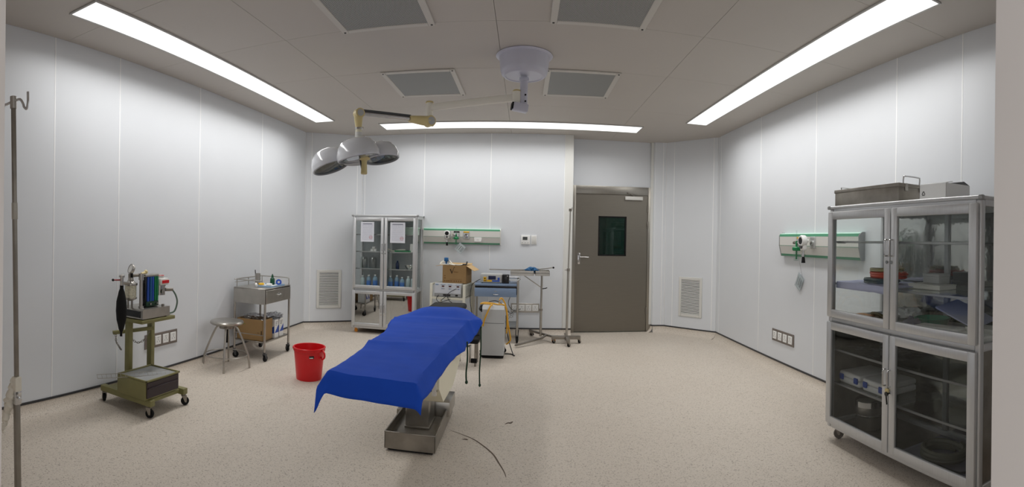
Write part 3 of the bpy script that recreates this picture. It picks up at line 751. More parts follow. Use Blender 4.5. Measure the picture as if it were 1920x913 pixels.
def head(name, pos, r, h, tx, ty):
    Mh = Matrix.Translation(pos) @ Matrix.Rotation(R(tx), 4, 'X') @ Matrix.Rotation(R(ty), 4, 'Y')
    prof = [(r * .955, -.030), (r * .985, -.026), (r, .004), (r * .985, .018), (r * .88, h * .52), (r * .70, h * .80), (r * .42, h * .96), (0, h)]
    o = MB().lathe(prof, Mh, 44).build(name, LAMPWHITE, sl)
    MB().lathe([(r * .955, -.030), (r * .90, -.032), (r * .89, -.012), (r * .955, -.012)], Mh, 44).build('rim', GREY, o)
    MB().lathe([(0, .03), (r * .5, .022), (r * .90, -.016)], Mh, 40).build('reflector', LENS, o)
    MB().lathe([(0, -.022), (r * .6, -.022), (r * .90, -.021)], Mh, 40).build('cover_glass', LENSGLASS, o)
    return o
head('lamp_head', (-1.576, 3.86, 1.925), .160, .130, -3, -21)
head('lamp_head', (-1.175, 3.97, 1.995), .148, .118, -5, -11)
head('lamp_head', (-1.300, 3.755, 1.978), .172, .135, 3, -12)
hd = MB().lathe([(0, -.02), (.05, -.02), (.046, -.03), (.024, -.04), (.022, -.06), (.026, -.145), (.022, -.15), (0, -.15)], TILT @ Matrix.Translation((.02, .03, 0)) @ Matrix.Rotation(R(12), 4, 'Y'), 24).build('handle', CREAMYEL, sl, 'beige sterilisable handle')
MB().cyl(TILT @ Vector((-.02, .03, -.01)), TILT @ Vector((-.02, .03, -.115)), .007, n=10).build('handle_rod', DARKGREY, sl)
MB().lathe([(0, .0), (.16, .0), (.17, -.02), (0, -.024)], TILT @ Matrix.Translation((0, .06, -.002)), 30).build('hub_plate', GREY_L, sl)

# ================================================================= LEFT SIDE: anaesthesia cart, stool, trolley, bucket
# ---------------------------------------------------------------- anaesthesia cart (olive trolley with the gas unit as a thing of its own)
ac = thing('anaesthesia_cart', 'olive painted rolling cart with dark drawer box and upright posts beside the wall', 'cart', (-2.70, 2.90, 0))
for y in (2.71, 3.09): MB().box(-2.965, y - .026, .088, -2.43, y + .026, .135, .005).build('base_beam', OLIVE, ac)
MB().box(-2.93, 2.735, .10, -2.47, 3.065, .128, .003).build('base_plate', OLIVE, ac)
bb = MB(); X0, X1, Y0_, Y1_ = -2.745, -2.445, 2.655, 3.035
bb.box(X0, Y0_, .137, X1 - .012, Y1_, .268, .004)
box = bb.build('drawer_box', OLIVE, ac)
for (a, b_, c_, d_) in ((X0, Y0_, X1, Y0_ + .012), (X0, Y1_ - .012, X1, Y1_), (X0, Y0_, X0 + .012, Y1_), (X1 - .012, Y0_, X1, Y1_)):
    MB().box(a, b_, .268, c_, d_, .281, .002, 1).build('rim', OLIVE, box)
MB().box(X0 + .013, Y0_ + .013, .266, X1 - .013, Y1_ - .013, .271).build('top_mat', GREY, box, 'grey inlay on the drawer box')
dw = MB().box(X1 - .012, Y0_ + .012, .150, X1 - .003, Y1_ - .012, .262, .002, 1).build('drawer_front', PURPLEBROWN, ac, 'dark aubergine drawer front')
MB().box(X1 - .004, Y0_ + .02, .215, X1 + .004, Y1_ - .02, .225, .002, 1).build('drawer_grip', PURPLEBROWN, dw)
for y in (2.87, 3.13): MB().box(-2.865, y - .022, .13, -2.815, y + .022, .655, .004).build('upright_post', OLIVE, ac)
MB().box(-2.87, 3.06, .10, -2.81, 3.16, .13).build('post_foot', OLIVE, ac)
MB().box(-2.875, 2.765, .652, -2.60, 3.155, .680, .004).build('top_shelf', OLIVE, ac)
MB().bar((-2.985, 2.83, .525), (-2.80, 3.12, .555), .035, .028, .004).build('hanger_bar', OLIVE, ac)
MB().cyl((-2.80, 2.80, .128), (-2.80, 2.80, .175), .05, n=24).build('cylinder_cup', OLIVE, ac)
for (x, y, a) in ((-2.475, 2.705, .4), (-2.945, 2.71, 2.5), (-2.455, 3.09, 1.0), (-2.93, 3.09, -.4)): caster(ac, x, y, .09, .033, STEEL_D, BLACK, w=.024, ang=a)
def chain(pts, n, r=.009, rr=.0022):
    P = smooth_path(pts, 12); mb = MB(); L = len(P) - 1
    for i in range(n):
        f = i / (n - 1) * L; k = min(int(f), L - 1); p = P[k].lerp(P[k + 1], f - k); t = (P[k + 1] - P[k]).normalized()
        q = t.to_track_quat('X', 'Z').to_matrix().to_4x4(); M = Matrix.Translation(p) @ q @ Matrix.Rotation(R(90 * (i % 2)), 4, 'X')
        mb.tube([M @ Vector((r * 1.35 * math.cos(a), r * .8 * math.sin(a), 0)) for a in [2 * math.pi * j / 10 for j in range(10)]], rr, 6, closed=True)
    return mb
c1 = chain([(-2.97, 2.85, .53), (-2.955, 2.84, .46), (-2.91, 2.83, .425), (-2.88, 2.82, .41)], 15).build('chain', STEEL_D, ac); c1['kind'] = 'stuff'
c2 = chain([(-2.905, 2.955, .525), (-2.89, 2.96, .47), (-2.86, 3.0, .44), (-2.83, 3.05, .47), (-2.815, 3.09, .54)], 15).build('chain', STEEL_D, ac); c2['kind'] = 'stuff'
# wire rack lying across the drawer box and sticking out towards the doorway
wr = MB(); a0, a1 = Vector((-2.76, 2.46, .300)), Vector((-2.50, 2.97, .290)); sdv = Vector((.40, -.2, -.35)).normalized() * .035
wr.tube([a0, a1], .0022, 6).tube([a0 + sdv, a1 + sdv], .0022, 6)
for i in range(17):
    p = a0.lerp(a1, i / 16); wr.tube([p, p + sdv], .0014, 5)
put('wire_rack', wr, STEEL, 'narrow ladder-like wire rack lying across the olive cart drawer box', 'wire rack', base=(-2.63, 2.72, .285))

gu = thing('anaesthesia_unit', 'steel gas unit with blue and green flow tubes, absorber canister and black breathing bag', 'anaesthesia unit', (-2.68, 2.88, .70))
GU_SHIFT = Vector((-.065, .03, -.020))
MB().prism([(2.745, .708), (2.745, .772), (2.76, .782), (3.06, .782), (3.06, .708)], .262, Matrix(((0, 0, 1, -2.80), (1, 0, 0, 0), (0, 1, 0, 0), (0, 0, 0, 1)))).build('steel_case', STEEL, gu)
MB().box(-2.78, 2.740, .718, -2.56, 2.747, .768, .002, 1).build('dark_opening', BLACKGLOSS, gu)
for x in (-2.78, -2.56):
    for y in (2.77, 3.03): MB().cyl((x, y, .700), (x, y, .709), .012, n=12).build('rubber_foot', BLACK, gu)
MB().cyl((-2.60, 2.79, .78), (-2.60, 2.79, 1.045), .013, n=18).cyl((-2.60, 2.79, .78), (-2.60, 2.79, .80), .02, n=18).cyl((-2.60, 2.79, 1.0), (-2.60, 2.79, 1.05), .021, n=18).build('support_column', STEEL, gu)
# absorber canister
ca = MB().lathe([(0, .958), (.052, .958), (.054, .966), (.052, .974), (.03, .985), (.022, 1.0), (.018, 1.03), (0, 1.03)], Matrix.Translation((-2.67, 2.745, 0)), 30).build('canister_top', STEEL, gu)
MB().lathe([(0, .863), (.044, .863), (.044, .958), (0, .958)], Matrix.Translation((-2.67, 2.745, 0)), 30).build('granules', GRANULE, gu, 'cream coloured absorbent granules')
MB().lathe([(.047, .861), (.048, .861), (.048, .959), (.047, .959)], Matrix.Translation((-2.67, 2.745, 0)), 30).build('canister_glass', GLASS, gu)
MB().lathe([(0, .835), (.02, .838), (.05, .855), (.052, .863), (0, .863)], Matrix.Translation((-2.67, 2.745, 0)), 30).build('canister_bottom', STEEL, gu)
for dx, dy in ((-.015, -.01), (.018, -.004), (0, .018)): MB().cyl((-2.67 + dx, 2.745 + dy, .78), (-2.67 + dx, 2.745 + dy, .845), .007, n=12).build('canister_leg', STEEL_D, gu)
# gauge and top fittings
Mg = Matrix.Translation((-2.64, 2.72, 1.085)) @ Matrix.Rotation(R(70), 4, 'Z') @ Matrix.Rotation(R(-70), 4, 'Y')
gg = MB().lathe([(0, -.014), (.034, -.014), (.038, -.008), (.038, .010), (.034, .012)], Mg, 28).build('pressure_gauge', STEEL, gu)
MB().lathe([(0, .008), (.034, .009)], Mg, 24).build('dial', OFFWHITE, gg)
MB().cyl((-2.64, 2.725, 1.02), (-2.64, 2.725, 1.065), .010, n=12).build('gauge_stem', BLACK, gu)
MB().cyl((-2.67, 2.745, 1.0), (-2.67, 2.745, 1.045), .02, n=18).cyl((-2.66, 2.75, 1.03), (-2.60, 2.80, 1.04), .012, n=12).build('valve_block', STEEL_D, gu)
MB().cyl((-2.60, 2.79, 1.045), (-2.60, 2.83, 1.055), .011, n=12).ball((-2.60, 2.84, 1.06), .016).build('valve_knob', CREAMYEL, gu)
MB().cyl((-2.655, 2.74, .968), (-2.62, 2.60, .990), .011, n=14).build('cross_pipe', STEEL, gu)
# breathing bag
MB().cyl((-2.62, 2.60, .97), (-2.62, 2.60, 1.035), .013, n=16).lathe([(0, 1.03), (.022, 1.03), (.022, 1.045), (.010, 1.052), (0, 1.052)], Matrix.Translation((-2.62, 2.60, 0)), 20).build('bag_mount', STEEL, gu)
MB().cyl((-2.62, 2.60, 1.01), (-2.655, 2.555, 1.01), .006, n=10).build('relief_valve', mat('dusty_red_plastic', (150, 62, 66), .4), gu)
MB().ball((-2.66, 2.548, 1.01), .010).build('valve_tip', BLACK, gu)
MB().lathe([(0, .975), (.016, .975), (.016, .945), (.026, .92), (.043, .85), (.047, .78), (.040, .71), (.022, .645), (.010, .62), (.011, .59), (0, .59)], Matrix.Translation((-2.625, 2.605, 0)), 28, 1.0, .78).build('breathing_bag', BLACK, gu, 'long black rubber bag')
# flowmeter bank
fx0, fx1 = -2.665, -2.60
fm = MB().box(fx0, 2.835, .785, fx1, 2.985, 1.03, .004).build('flowmeter_housing', BLACKGLOSS, gu)
MB().box(fx0 - .003, 2.832, 1.02, fx1 + .006, 2.988, 1.04, .006).build('housing_cap', STEEL, fm)
for k, (y, m_) in enumerate(((2.862, BLUE), (2.893, TEALBLUE), (2.918, BLUE), (2.945, GREEN), (2.970, GREEN))):
    MB().cyl((fx1 + .004, y, .83), (fx1 + .004, y, 1.018), .010, n=14).build('flow_tube', m_, fm)
MB().box(fx1 - .002, 2.84, .79, fx1 + .012, 2.98, .828, .003).build('control_strip', GREEN_D, fm)
for y in (2.875, 2.95): MB().cyl((fx1 + .01, y, .81), (fx1 + .026, y, .81), .009, n=14).build('control_knob', CHROME, fm)
# vaporiser
MB().cyl((-2.63, 3.035, .865), (-2.63, 3.035, .935), .046, n=28).cyl((-2.63, 3.035, .935), (-2.63, 3.035, .945), .05, n=28).build('vaporiser_body', STEEL, gu)
vb = MB().box(-2.68, 2.985, .945, -2.575, 3.09, 1.0, .010).cyl((-2.63, 3.035, .99), (-2.63, 3.035, 1.02), .036, n=24).build('vaporiser_head', OFFWHITE, gu)
MB().box(-2.576, 3.005, .96, -2.572, 3.088, .985, .001, 1).build('warning_strip', RED, vb)
MB().lathe([(.030, 0), (.037, 0), (.037, .004), (.030, .004), (.030, 0)], Matrix.Translation((-2.63, 3.035, 1.018)), 24).build('dial_ring', RED, vb)
MB().cyl((-2.584, 3.02, .895), (-2.575, 3.02, .895), .020, n=20).build('sight_glass', CHROME, gu)
MB().cyl((-2.60, 3.075, .905), (-2.57, 3.13, .905), .014, n=14).build('outlet', STEEL_D, gu)
MB().tube(smooth_path([(-2.572, 3.125, .905), (-2.555, 3.15, .86), (-2.545, 3.16, .80), (-2.555, 3.14, .73), (-2.57, 3.09, .715)], 8), .007, 10).build('gas_hose', mat('grey_green_hose', (92, 112, 98), .5), gu)
MB().cyl((-2.56, 3.0, .782), (-2.56, 3.0, .80), .012, n=12).build('switch_knob', STEEL_D, gu)

gu.location += GU_SHIFT        # the whole unit stands on the cart shelf

# ---------------------------------------------------------------- steel stool
sx, sy = -2.81, 4.225
stl = thing('stool', 'round stainless stool with four splayed legs and a foot ring', 'stool', (sx, sy, 0))
MB().lathe([(0, .432), (.13, .432), (.155, .436), (.168, .446), (.170, .458), (.162, .470), (.14, .475), (.06, .472), (0, .471)], Matrix.Translation((sx, sy, 0)), 44).build('seat', STEEL, stl)
MB().cyl((sx, sy, .25), (sx, sy, .435), .016, n=16).build('screw_column', BLACK, stl)
MB().lathe([(0, .395), (.075, .395), (.075, .425), (.03, .432), (0, .432)], Matrix.Translation((sx, sy, 0)), 24).build('hub', STEEL_D, stl)
for a in (200, 290, 20, 110):
    ca_, sa = math.cos(R(a + 8)), math.sin(R(a + 8))
    MB().tube(smooth_path([(sx + ca_ * .06, sy + sa * .06, .415), (sx + ca_ * .11, sy + sa * .11, .39), (sx + ca_ * .205, sy + sa * .205, .17), (sx + ca_ * .225, sy + sa * .225, .10), (sx + ca_ * .235, sy + sa * .235, .0)], 6), .0105, 10).build('leg', STEEL, stl)
MB().tube([(sx + .212 * math.cos(2 * math.pi * k / 40), sy + .212 * math.sin(2 * math.pi * k / 40), .135) for k in range(40)], .006, 8, closed=True).build('foot_ring', STEEL, stl)

# ---------------------------------------------------------------- stainless trolley
tx0, tx1, ty0, ty1 = -2.985, -2.585, 4.61, 5.19
tr = thing('instrument_trolley', 'stainless trolley with a drawer under its top and a guard rail', 'trolley', ((tx0 + tx1) / 2, (ty0 + ty1) / 2, 0))
MB().box(tx0, ty0, .755, tx1, ty1, .766, .003, 1).build('top', STEEL, tr)
MB().box(tx0 + .002, ty0 + .004, .600, tx0 + .008, ty1 - .004, .755).build('side_panel', STEEL, tr)
MB().box(tx0 + .002, ty0, .600, tx1 - .006, ty0 + .006, .755, .001, 1).build('side_panel', STEEL, tr)
MB().box(tx0 + .002, ty1 - .006, .600, tx1 - .006, ty1, .755, .001, 1).build('side_panel', STEEL, tr)
MB().box(tx0 + .008, ty0 + .006, .602, tx1 - .01, ty1 - .006, .608).build('drawer_floor', STEEL_D, tr)
dwr = MB().box(tx1 - .010, ty0 + .012, .606, tx1 + .006, ty1 - .012, .748, .003, 1).build('drawer', STEEL, tr, 'polished steel drawer')
MB().tube(smooth_path([(tx1 + .004, 4.86, .685), (tx1 + .022, 4.865, .685), (tx1 + .026, 4.90, .685), (tx1 + .022, 4.935, .685), (tx1 + .004, 4.94, .685)], 4), .005, 8).box(tx1 + .005, 4.87, .665, tx1 + .009, 4.93, .705, .001, 1).build('drawer_pull', CHROME, dwr)
for (x, y) in ((tx0 + .012, ty0 + .012), (tx1 - .012, ty0 + .012), (tx0 + .012, ty1 - .012), (tx1 - .012, ty1 - .012)):
    MB().cyl((x, y, .095), (x, y, .604), .0125, n=14).build('leg', STEEL, tr)
    caster(tr, x, y, .10, .034, DARKGREY, BLACK, w=.022, ang=x * 3 + y * 2)
MB().box(tx0 + .01, ty0 + .01, .192, tx1 - .01, ty1 - .01, .204, .002, 1).build('lower_shelf', STEEL_D, tr)
# guard rail: three sides of the top plus a low bar at the bottom shelf
MB().tube(smooth_path([(tx1 - .015, ty0 + .06, .766), (tx1 - .015, ty0 + .05, .80), (tx1 - .05, ty0 + .015, .845), (tx0 + .05, ty0 + .012, .848)][2:] + [(tx0 + .012, ty0 + .05, .848), (tx0 + .012, ty1 - .05, .848), (tx0 + .05, ty1 - .012, .848), (tx1 - .05, ty1 - .012, .846), (tx1 - .018, ty1 - .014, .82), (tx1 - .016, ty1 - .016, .766)], 6), .006, 8).build('guard_rail', STEEL, tr)
MB().tube([(tx0 + .012, ty0 + .012, .815), (tx0 + .012, ty1 - .012, .815)], .004, 8).build('guard_wire', STEEL, tr)
for (x, y) in ((tx0 + .03, ty0 + .02), (tx0 + .012, 4.9), (tx0 + .03, ty1 - .014)): MB().cyl((x, y, .764), (x, y, .848), .005, n=10).build('rail_post', STEEL, tr)
MB().tube([(tx0 + .012, ty0 + .004, .275), (tx1 - .012, ty0 + .004, .275)], .005, 8).build('shelf_rail', STEEL, tr)
MB().tube([(tx0 + .004, ty0 + .012, .275), (tx0 + .004, ty1 - .012, .275)], .005, 8).build('shelf_rail', STEEL, tr)

# things on the trolley top
zt = .766
ty = thing('instrument_tray', 'shallow white enamel tray with blue rim on the stainless trolley', 'tray', (-2.69, 4.93, zt))
MB().box(-2.80, 4.78, zt, -2.60, 5.07, zt + .006, .002, 1).build('tray_base', PAPERWHITE, ty)
for (a, b_, c_, d_) in ((-2.80, 4.78, -2.795, 5.07), (-2.605, 4.78, -2.60, 5.07), (-2.80, 4.78, -2.60, 4.785), (-2.80, 5.065, -2.60, 5.07)):
    MB().box(a, b_, zt, c_, d_, zt + .018, .001, 1).build('tray_rim', mat('pale_blue_enamel', (150, 178, 206), .35), ty)
gb = thing('dropper_bottle', 'small dark green squeeze bottle on the stainless trolley', 'bottle', (-2.72, 5.0, zt + .006))
MB().lathe([(0, 0), (.024, 0), (.026, .01), (.026, .065), (.018, .078), (.012, .084), (0, .084)], Matrix.Translation((-2.72, 5.0, zt + .006)), 22).build('body', mat('deep_green_plastic', (8, 70, 44), .35), gb)
MB().lathe([(0, .084), (.013, .084), (.013, .10), (.006, .112), (.005, .122), (0, .122)], Matrix.Translation((-2.72, 5.0, zt + .006)), 16).build('cap', mat('deep_green_plastic'), gb)
sc_ = thing('steel_canister', 'steel cylinder holding a dark pen on the stainless trolley', 'canister', (-2.87, 4.93, zt))
MB().lathe([(0, 0), (.030, 0), (.030, .13), (.027, .13), (.027, .006), (0, .006)], Matrix.Translation((-2.87, 4.93, zt)), 24).build('cylinder', STEEL, sc_)
MB().cyl((-2.885, 4.92, zt + .006), (-2.893, 4.91, zt + .17), .005, n=10).build('pen', BLACK, sc_)
tp = put('tape_roll', MB().lathe([(.014, -.012), (.032, -.012), (.032, .012), (.014, .012), (.014, -.012)], Matrix.Translation((-2.65, 5.02, zt + .038)) @ Matrix.Rotation(R(80), 4, 'X') @ Matrix.Rotation(R(25), 4, 'Y'), 26), BLUE, 'blue roll of tape standing on the trolley tray', 'tape roll', base=(-2.65, 5.02, zt + .006))
for i, (a, b_, m_, lab) in enumerate((((-2.78, 4.80, .792), (-2.74, 4.86, .792), YELLOW, 'small yellow tube lying on the trolley tray'), ((-2.76, 4.72, .782), (-2.80, 4.77, .80), WHITE, 'small white tube with an orange cap at the trolley tray edge'), ((-2.73, 4.88, .785), (-2.68, 4.92, .785), PAPERWHITE, 'small white capped vial lying on the trolley tray'))):
    t = thing('ointment_tube', lab, 'tube', a, group='small tubes on the trolley')
    MB().tube([a, Vector(a).lerp(Vector(b_), .8)], .013, 12).build('tube_body', m_, t)
    MB().tube([Vector(a).lerp(Vector(b_), .8), b_], .010, 12).build('tube_cap', ORANGE if i == 1 else WHITE, t)
# on the lower shelf
zl = .204
cb_ = thing('cardboard_box', 'open brown cardboard carton with plastic sticking out, on the trolley lower shelf', 'box', (-2.80, 4.74, zl))
def open_carton(t, x0, y0, x1, y1, z0, z1, th=.004, m=None):
    m = m or CARDBOARD
    for (a, b_, c_, d_) in ((x0, y0, x1, y0 + th), (x0, y1 - th, x1, y1), (x0, y0, x0 + th, y1), (x1 - th, y0, x1, y1)):
        MB().box(a, b_, z0, c_, d_, z1, .001, 1).build('side_wall', m, t)
    MB().box(x0, y0, z0, x1, y1, z0 + th).build('carton_bottom', m, t)
open_carton(cb_, -2.955, 4.645, -2.635, 4.86, zl, zl + .225)
MB().box(-2.94, 4.6435, zl + .165, -2.85, 4.6452, zl + .172).build('green_line', mat('faded_green_ink', (120, 130, 60), .8), cb_)
MB().box(-2.655, 4.6435, zl + .06, -2.645, 4.6452, zl + .11).box(-2.70, 4.6435, zl + .085, -2.675, 4.6452, zl + .088).build('print', CARD_PRINT, cb_)
put('plastic_bag', MB().blob((-2.79, 4.75, zl + .215), (.135, .085, .055), .5, 3.2, 2), PLASTICBAG, 'clear crumpled plastic bag in the open carton on the trolley', 'bag', base=(-2.79, 4.75, zl + .17))
PRINTBOX = print_mat('small_black_print', (230, 231, 233), (60, 62, 70), 9, 9, .5, .56)
for i, (y0, y1, lab) in enumerate(((4.875, 4.965, 'white box with a blue triangle, next to the open carton on the trolley'), (4.985, 5.085, 'white box with a blue triangle, at the far end of the trolley lower shelf'))):
    t = thing('medical_box', lab, 'box', (-2.68, y0, zl), group='white boxes with blue triangles')
    MB().box(-2.76, y0, zl, -2.615, y1, zl + .20, .002, 1).build('carton', PAPERWHITE, t)
    Mx = Matrix(((0, 0, 1, -2.6148), (1, 0, 0, 0), (0, 1, 0, 0), (0, 0, 0, 1)))
    MB().prism([(y0 + .004, zl + .055), (y1 - .004, zl + .055), (y1 - .004, zl + .135)], .0006, Mx).build('blue_triangle', BLUE, t)
    My = Matrix(((1, 0, 0, 0), (0, 0, -1, y0 + .0002), (0, 1, 0, 0), (0, 0, 0, 1)))
    MB().prism([(-2.755, zl + .05), (-2.62, zl + .05), (-2.62, zl + .13)], .0006, My).build('blue_triangle', BLUE, t)
    for k in range(3): MB().box(-2.6148, y0 + .02, zl + .17 - k * .016, -2.6142, y1 - .02 - .012 * k, zl + .175 - k * .016).build('print_line', CARD_PRINT, t)
put('plastic_bag', MB().blob((-2.69, 4.98, zl + .225), (.085, .12, .04), .55, 3.4, 5, flat=-.025), DARKBAG, 'dark crumpled plastic bag lying on the white boxes', 'bag', base=(-2.69, 4.98, zl + .20))

# ---------------------------------------------------------------- red bucket
bx, by = -1.945, 4.32
bk_ = thing('bucket', 'red plastic bucket standing on the bare floor', 'bucket', (bx, by, 0))
MB().lathe([(0, .012), (.108, .012), (.112, .0), (.116, .0), (.120, .02), (.143, .265), (.150, .268), (.150, .290), (.155, .296), (.150, .302), (.142, .300), (.140, .285), (.114, .022), (0, .020)], Matrix.Translation((bx, by, 0)), 48).build('body', RED, bk_)
bh = MB().tube(smooth_path([(bx + .145, by - .03, .285), (bx + .175, by - .05, .26), (bx + .178, by - .055, .225), (bx + .155, by - .05, .205), (bx + .138, by - .03, .22)], 6), .008, 10).build('handle', RED, bk_)
MB().box(bx - .167, by - .02, .262, bx - .143, by + .02, .292, .006).build('handle_lug', RED, bk_)
al = math.atan2(-by, -bx) + .16
Mb = Matrix.Translation((bx, by, 0)) @ Matrix.Rotation(al, 4, 'Z')
MB().box(.1405, -.022, .215, .1425, .022, .24, .003, 1, Mb @ Matrix.Translation((-.0005, 0, 0))).build('maker_sticker', BLACKGLOSS, bk_)
MB().box(.142, -.02, .218, .1435, .014, .226, .0005, 1, Mb).build('sticker_stripe', PAPERWHITE, bk_)

# ---------------------------------------------------------------- IV pole beside the doorway
ix, iy = -1.760, 1.145
iv = thing('iv_stand', 'tall square-tube drip stand with two hooks and white tape, beside the doorway', 'drip stand', (ix, iy, 0))
MB().box(ix - .0115, iy - .0115, .07, ix + .0115, iy + .0115, .68, .003).build('lower_pole', STEEL_D, iv)
MB().box(ix - .0082, iy - .0082, .65, ix + .0082, iy + .0082, 1.885, .002).build('upper_pole', STEEL_D, iv)
MB().box(ix - .015, iy - .015, .63, ix + .015, iy + .015, .695, .003).cyl((ix + .02, iy, .66), (ix + .045, iy - .01, .66), .006, n=10).build('clamp_collar', CHROME, iv)
MB().cyl((ix, iy, 1.86), (ix, iy, 1.91), .014, n=14).build('pole_cap', STEEL, iv)
for s in (-1, 1):
    dx, dy = .87 * s, .49 * s
    MB().tube(smooth_path([(ix, iy, 1.89), (ix + dx * .03, iy + dy * .03, 1.888 + s * .006), (ix + dx * .045, iy + dy * .045, 1.875), (ix + dx * .05, iy + dy * .05, 1.84 + s * .02), (ix + dx * .062, iy + dy * .062, 1.832 + s * .02), (ix + dx * .068, iy + dy * .068, 1.86 + s * .02), (ix + dx * .068, iy + dy * .068, 1.90 + s * .02)], 6), .0055, 8).build('hook', CHROME, iv)
MB().box(ix - .0098, iy - .0098, 1.40, ix + .0098, iy + .0098, 1.47, .002).build('tape_wrap', mat('clear_tape', (176, 172, 162), .3), iv)
tb = MB(); tb.box(ix - .0165, iy - .0165, .682, ix + .0165, iy + .0165, .745, .006)
_rnd = random.Random(4); _pts = []; _rs = []
for k in range(26):
    f_ = k / 25; _pts.append((ix - .012 - .042 * f_ + .006 * _rnd.uniform(-1, 1), iy - .008 - .03 * f_ + .005 * _rnd.uniform(-1, 1), .735 - .235 * f_)); _rs.append((.006 + .014 * math.sin(math.pi * min(1, f_ * 1.05)) ** .7) * _rnd.uniform(.75, 1.2))
tb.tube(_pts, .01, 10, rs=_rs)
tb.build('cloth_tape', TAPE, iv, 'crumpled off-white tape tied round the pole')
for a in (20, 110):
    c_, s_ = math.cos(R(a)) * .22, math.sin(R(a)) * .22
    MB().bar((ix - c_, iy - s_, .08 + (.002 if a > 90 else 0)), (ix + c_, iy + s_, .08 + (.002 if a > 90 else 0)), .032, .03, .003).build('base_bar', STEEL_D, iv)
    for s in (-1, 1): caster(iv, ix + s * c_ * .93, iy + s * s_ * .93, .068, .024, STEEL_D, BLACK, ang=a)
# the pole leans a little
iv.rotation_euler = (R(.85), R(-1.0), 0)

# ================================================================= WALL FITTINGS
def frame_on(a, d):
    """matrix with local x along the wall, y outwards into the room, z up, at point a (on the wall face)"""
    d = Vector((*d, 0)).normalized(); n = Vector((d.y, -d.x, 0))
    M = Matrix((d, n, Vector((0, 0, 1)))).transposed().to_4x4(); M.translation = a
    return M      # left-handed when used with boxes only; faces are re-oriented on build

def gas_rail(label, a, d, L, z0, z1, end_m):
    t = thing('gas_rail', label, 'medical gas rail', a, group='medical gas rails'); M = frame_on(a, d); h = z1 - z0
    def ext(name, prof, m, par=None, x0=0, x1=None):
        mb = MB(); n = len(prof); x1 = L if x1 is None else x1
        A = [mb.bm.verts.new(M @ Vector((x0, y, z0 - a[2] + z))) for y, z in prof]; B = [mb.bm.verts.new(M @ Vector((x1, y, z0 - a[2] + z))) for y, z in prof]
        mb.bm.faces.new(A); mb.bm.faces.new(B[::-1])
        for i in range(n): mb.bm.faces.new((A[i], A[(i + 1) % n], B[(i + 1) % n], B[i]))
        return mb.build(name, m, par or t)
    ext('upper_body', [(0, h * .47), (.060, h * .47), (.060, h * .85), (0, h * .85)], OFFWHITE)
    ext('lower_body', [(0, .02), (.040, .02), (.060, h * .45), (0, h * .45)], OFFWHITE)
    ext('top_slope', [(0, h * .98), (0, h), (.03, h), (.058, h * .96), (.058, h * .95), (0, h * .95)], BANDGREEN_L)
    ext('green_band', [(0, h * .85), (.0605, h * .85), (.060, h * .955), (0, h * .955)], BANDGREEN)
    ext('green_groove', [(0, h * .445), (.0595, h * .445), (.0595, h * .475), (0, h * .475)], mat('deep_green_stripe', (84, 140, 112), .4))
    ext('green_edge', [(0, 0), (.036, 0), (.041, .022), (0, .022)], mat('deep_green_stripe'))
    for x0, x1 in ((-.012, 0), (L, L + .012)):
        ext('end_cap', [(0, -.003), (.038, -.003), (.063, h * .45), (.063, h * .9), (.03, h + .004), (0, h + .004)], end_m, None, x0, x1)
    return t, M

def outlet(t, M, x, z, strip):
    o = MB().box(x - .045, .058, z - .055, x + .045, .068, z + .055, .004, 1, M).build('gas_outlet', GREY_L, t)
    MB().box(x - .04, .066, z + .034, x + .04, .070, z + .052, .001, 1, M).build('colour_label', strip, o)
    Mo = M @ Matrix.Translation((x, .066, z - .005)) @ Matrix.Rotation(R(-90), 4, 'X')
    MB().lathe([(0, .010), (.006, .012), (.010, .016), (.024, .014), (.027, 0), (0, 0)], Mo, 22).build('socket_ring', CHROME, o)
    MB().lathe([(0, .014), (.009, .014)], Mo, 14).build('socket_hole', BLACK, o)
def vacuum_regulator(name, label, M, x, z, grp, s=1.0, off=.07):
    t = thing(name, label, 'regulator', tuple(M @ Vector((x, off, z))), group=grp)
    Mo = M @ Matrix.Translation((x, off, z)) @ Matrix.Rotation(R(-90), 4, 'X') @ Matrix.Diagonal((s, s, s, 1))
    MB().lathe([(0, 0), (.016, 0), (.016, .03), (.050, .034), (.055, .045), (.055, .075), (.048, .088), (0, .088)], Mo, 30).build('body', WHITE, t)
    MB().lathe([(0, .090), (.034, .090), (.037, .084)], Mo, 26).build('gauge_face', BLACKGLOSS, t)
    K = M @ Matrix.Translation((x, off + .05 * s, z)) @ Matrix.Diagonal((s, s, s, 1))
    MB().box(-.036, -.024, -.095, .036, .024, -.02, .016, 3, K).build('lower_housing', WHITE, t)
    Ml = K @ Matrix.Translation((0, .022, -.06)) @ Matrix.Rotation(R(-90), 4, 'X')
    MB().lathe([(0, .018), (.016, .018), (.018, .012), (.018, 0), (0, 0)], Ml, 18).build('control_knob', DARKGREY, t)
    def P(a, b_, c_): return K @ Vector((a, b_, c_))
    MB().tube([P(0, 0, -.09), P(0, 0, -.135)], .009 * s, 12).build('neck', CHROME, t)
    MB().tube([P(-.03, 0, -.14), P(.03, 0, -.14)], .010 * s, 12).tube([P(0, 0, -.13), P(0, 0, -.155)], .016 * s, 14).build('tee_fitting', CHROME, t)
    MB().tube([P(0, 0, -.155), P(0, 0, -.17), P(0, 0, -.215)], .016 * s, 14, rs=[.012 * s, .016 * s, .020 * s]).build('hose_nozzle', BLACK, t)
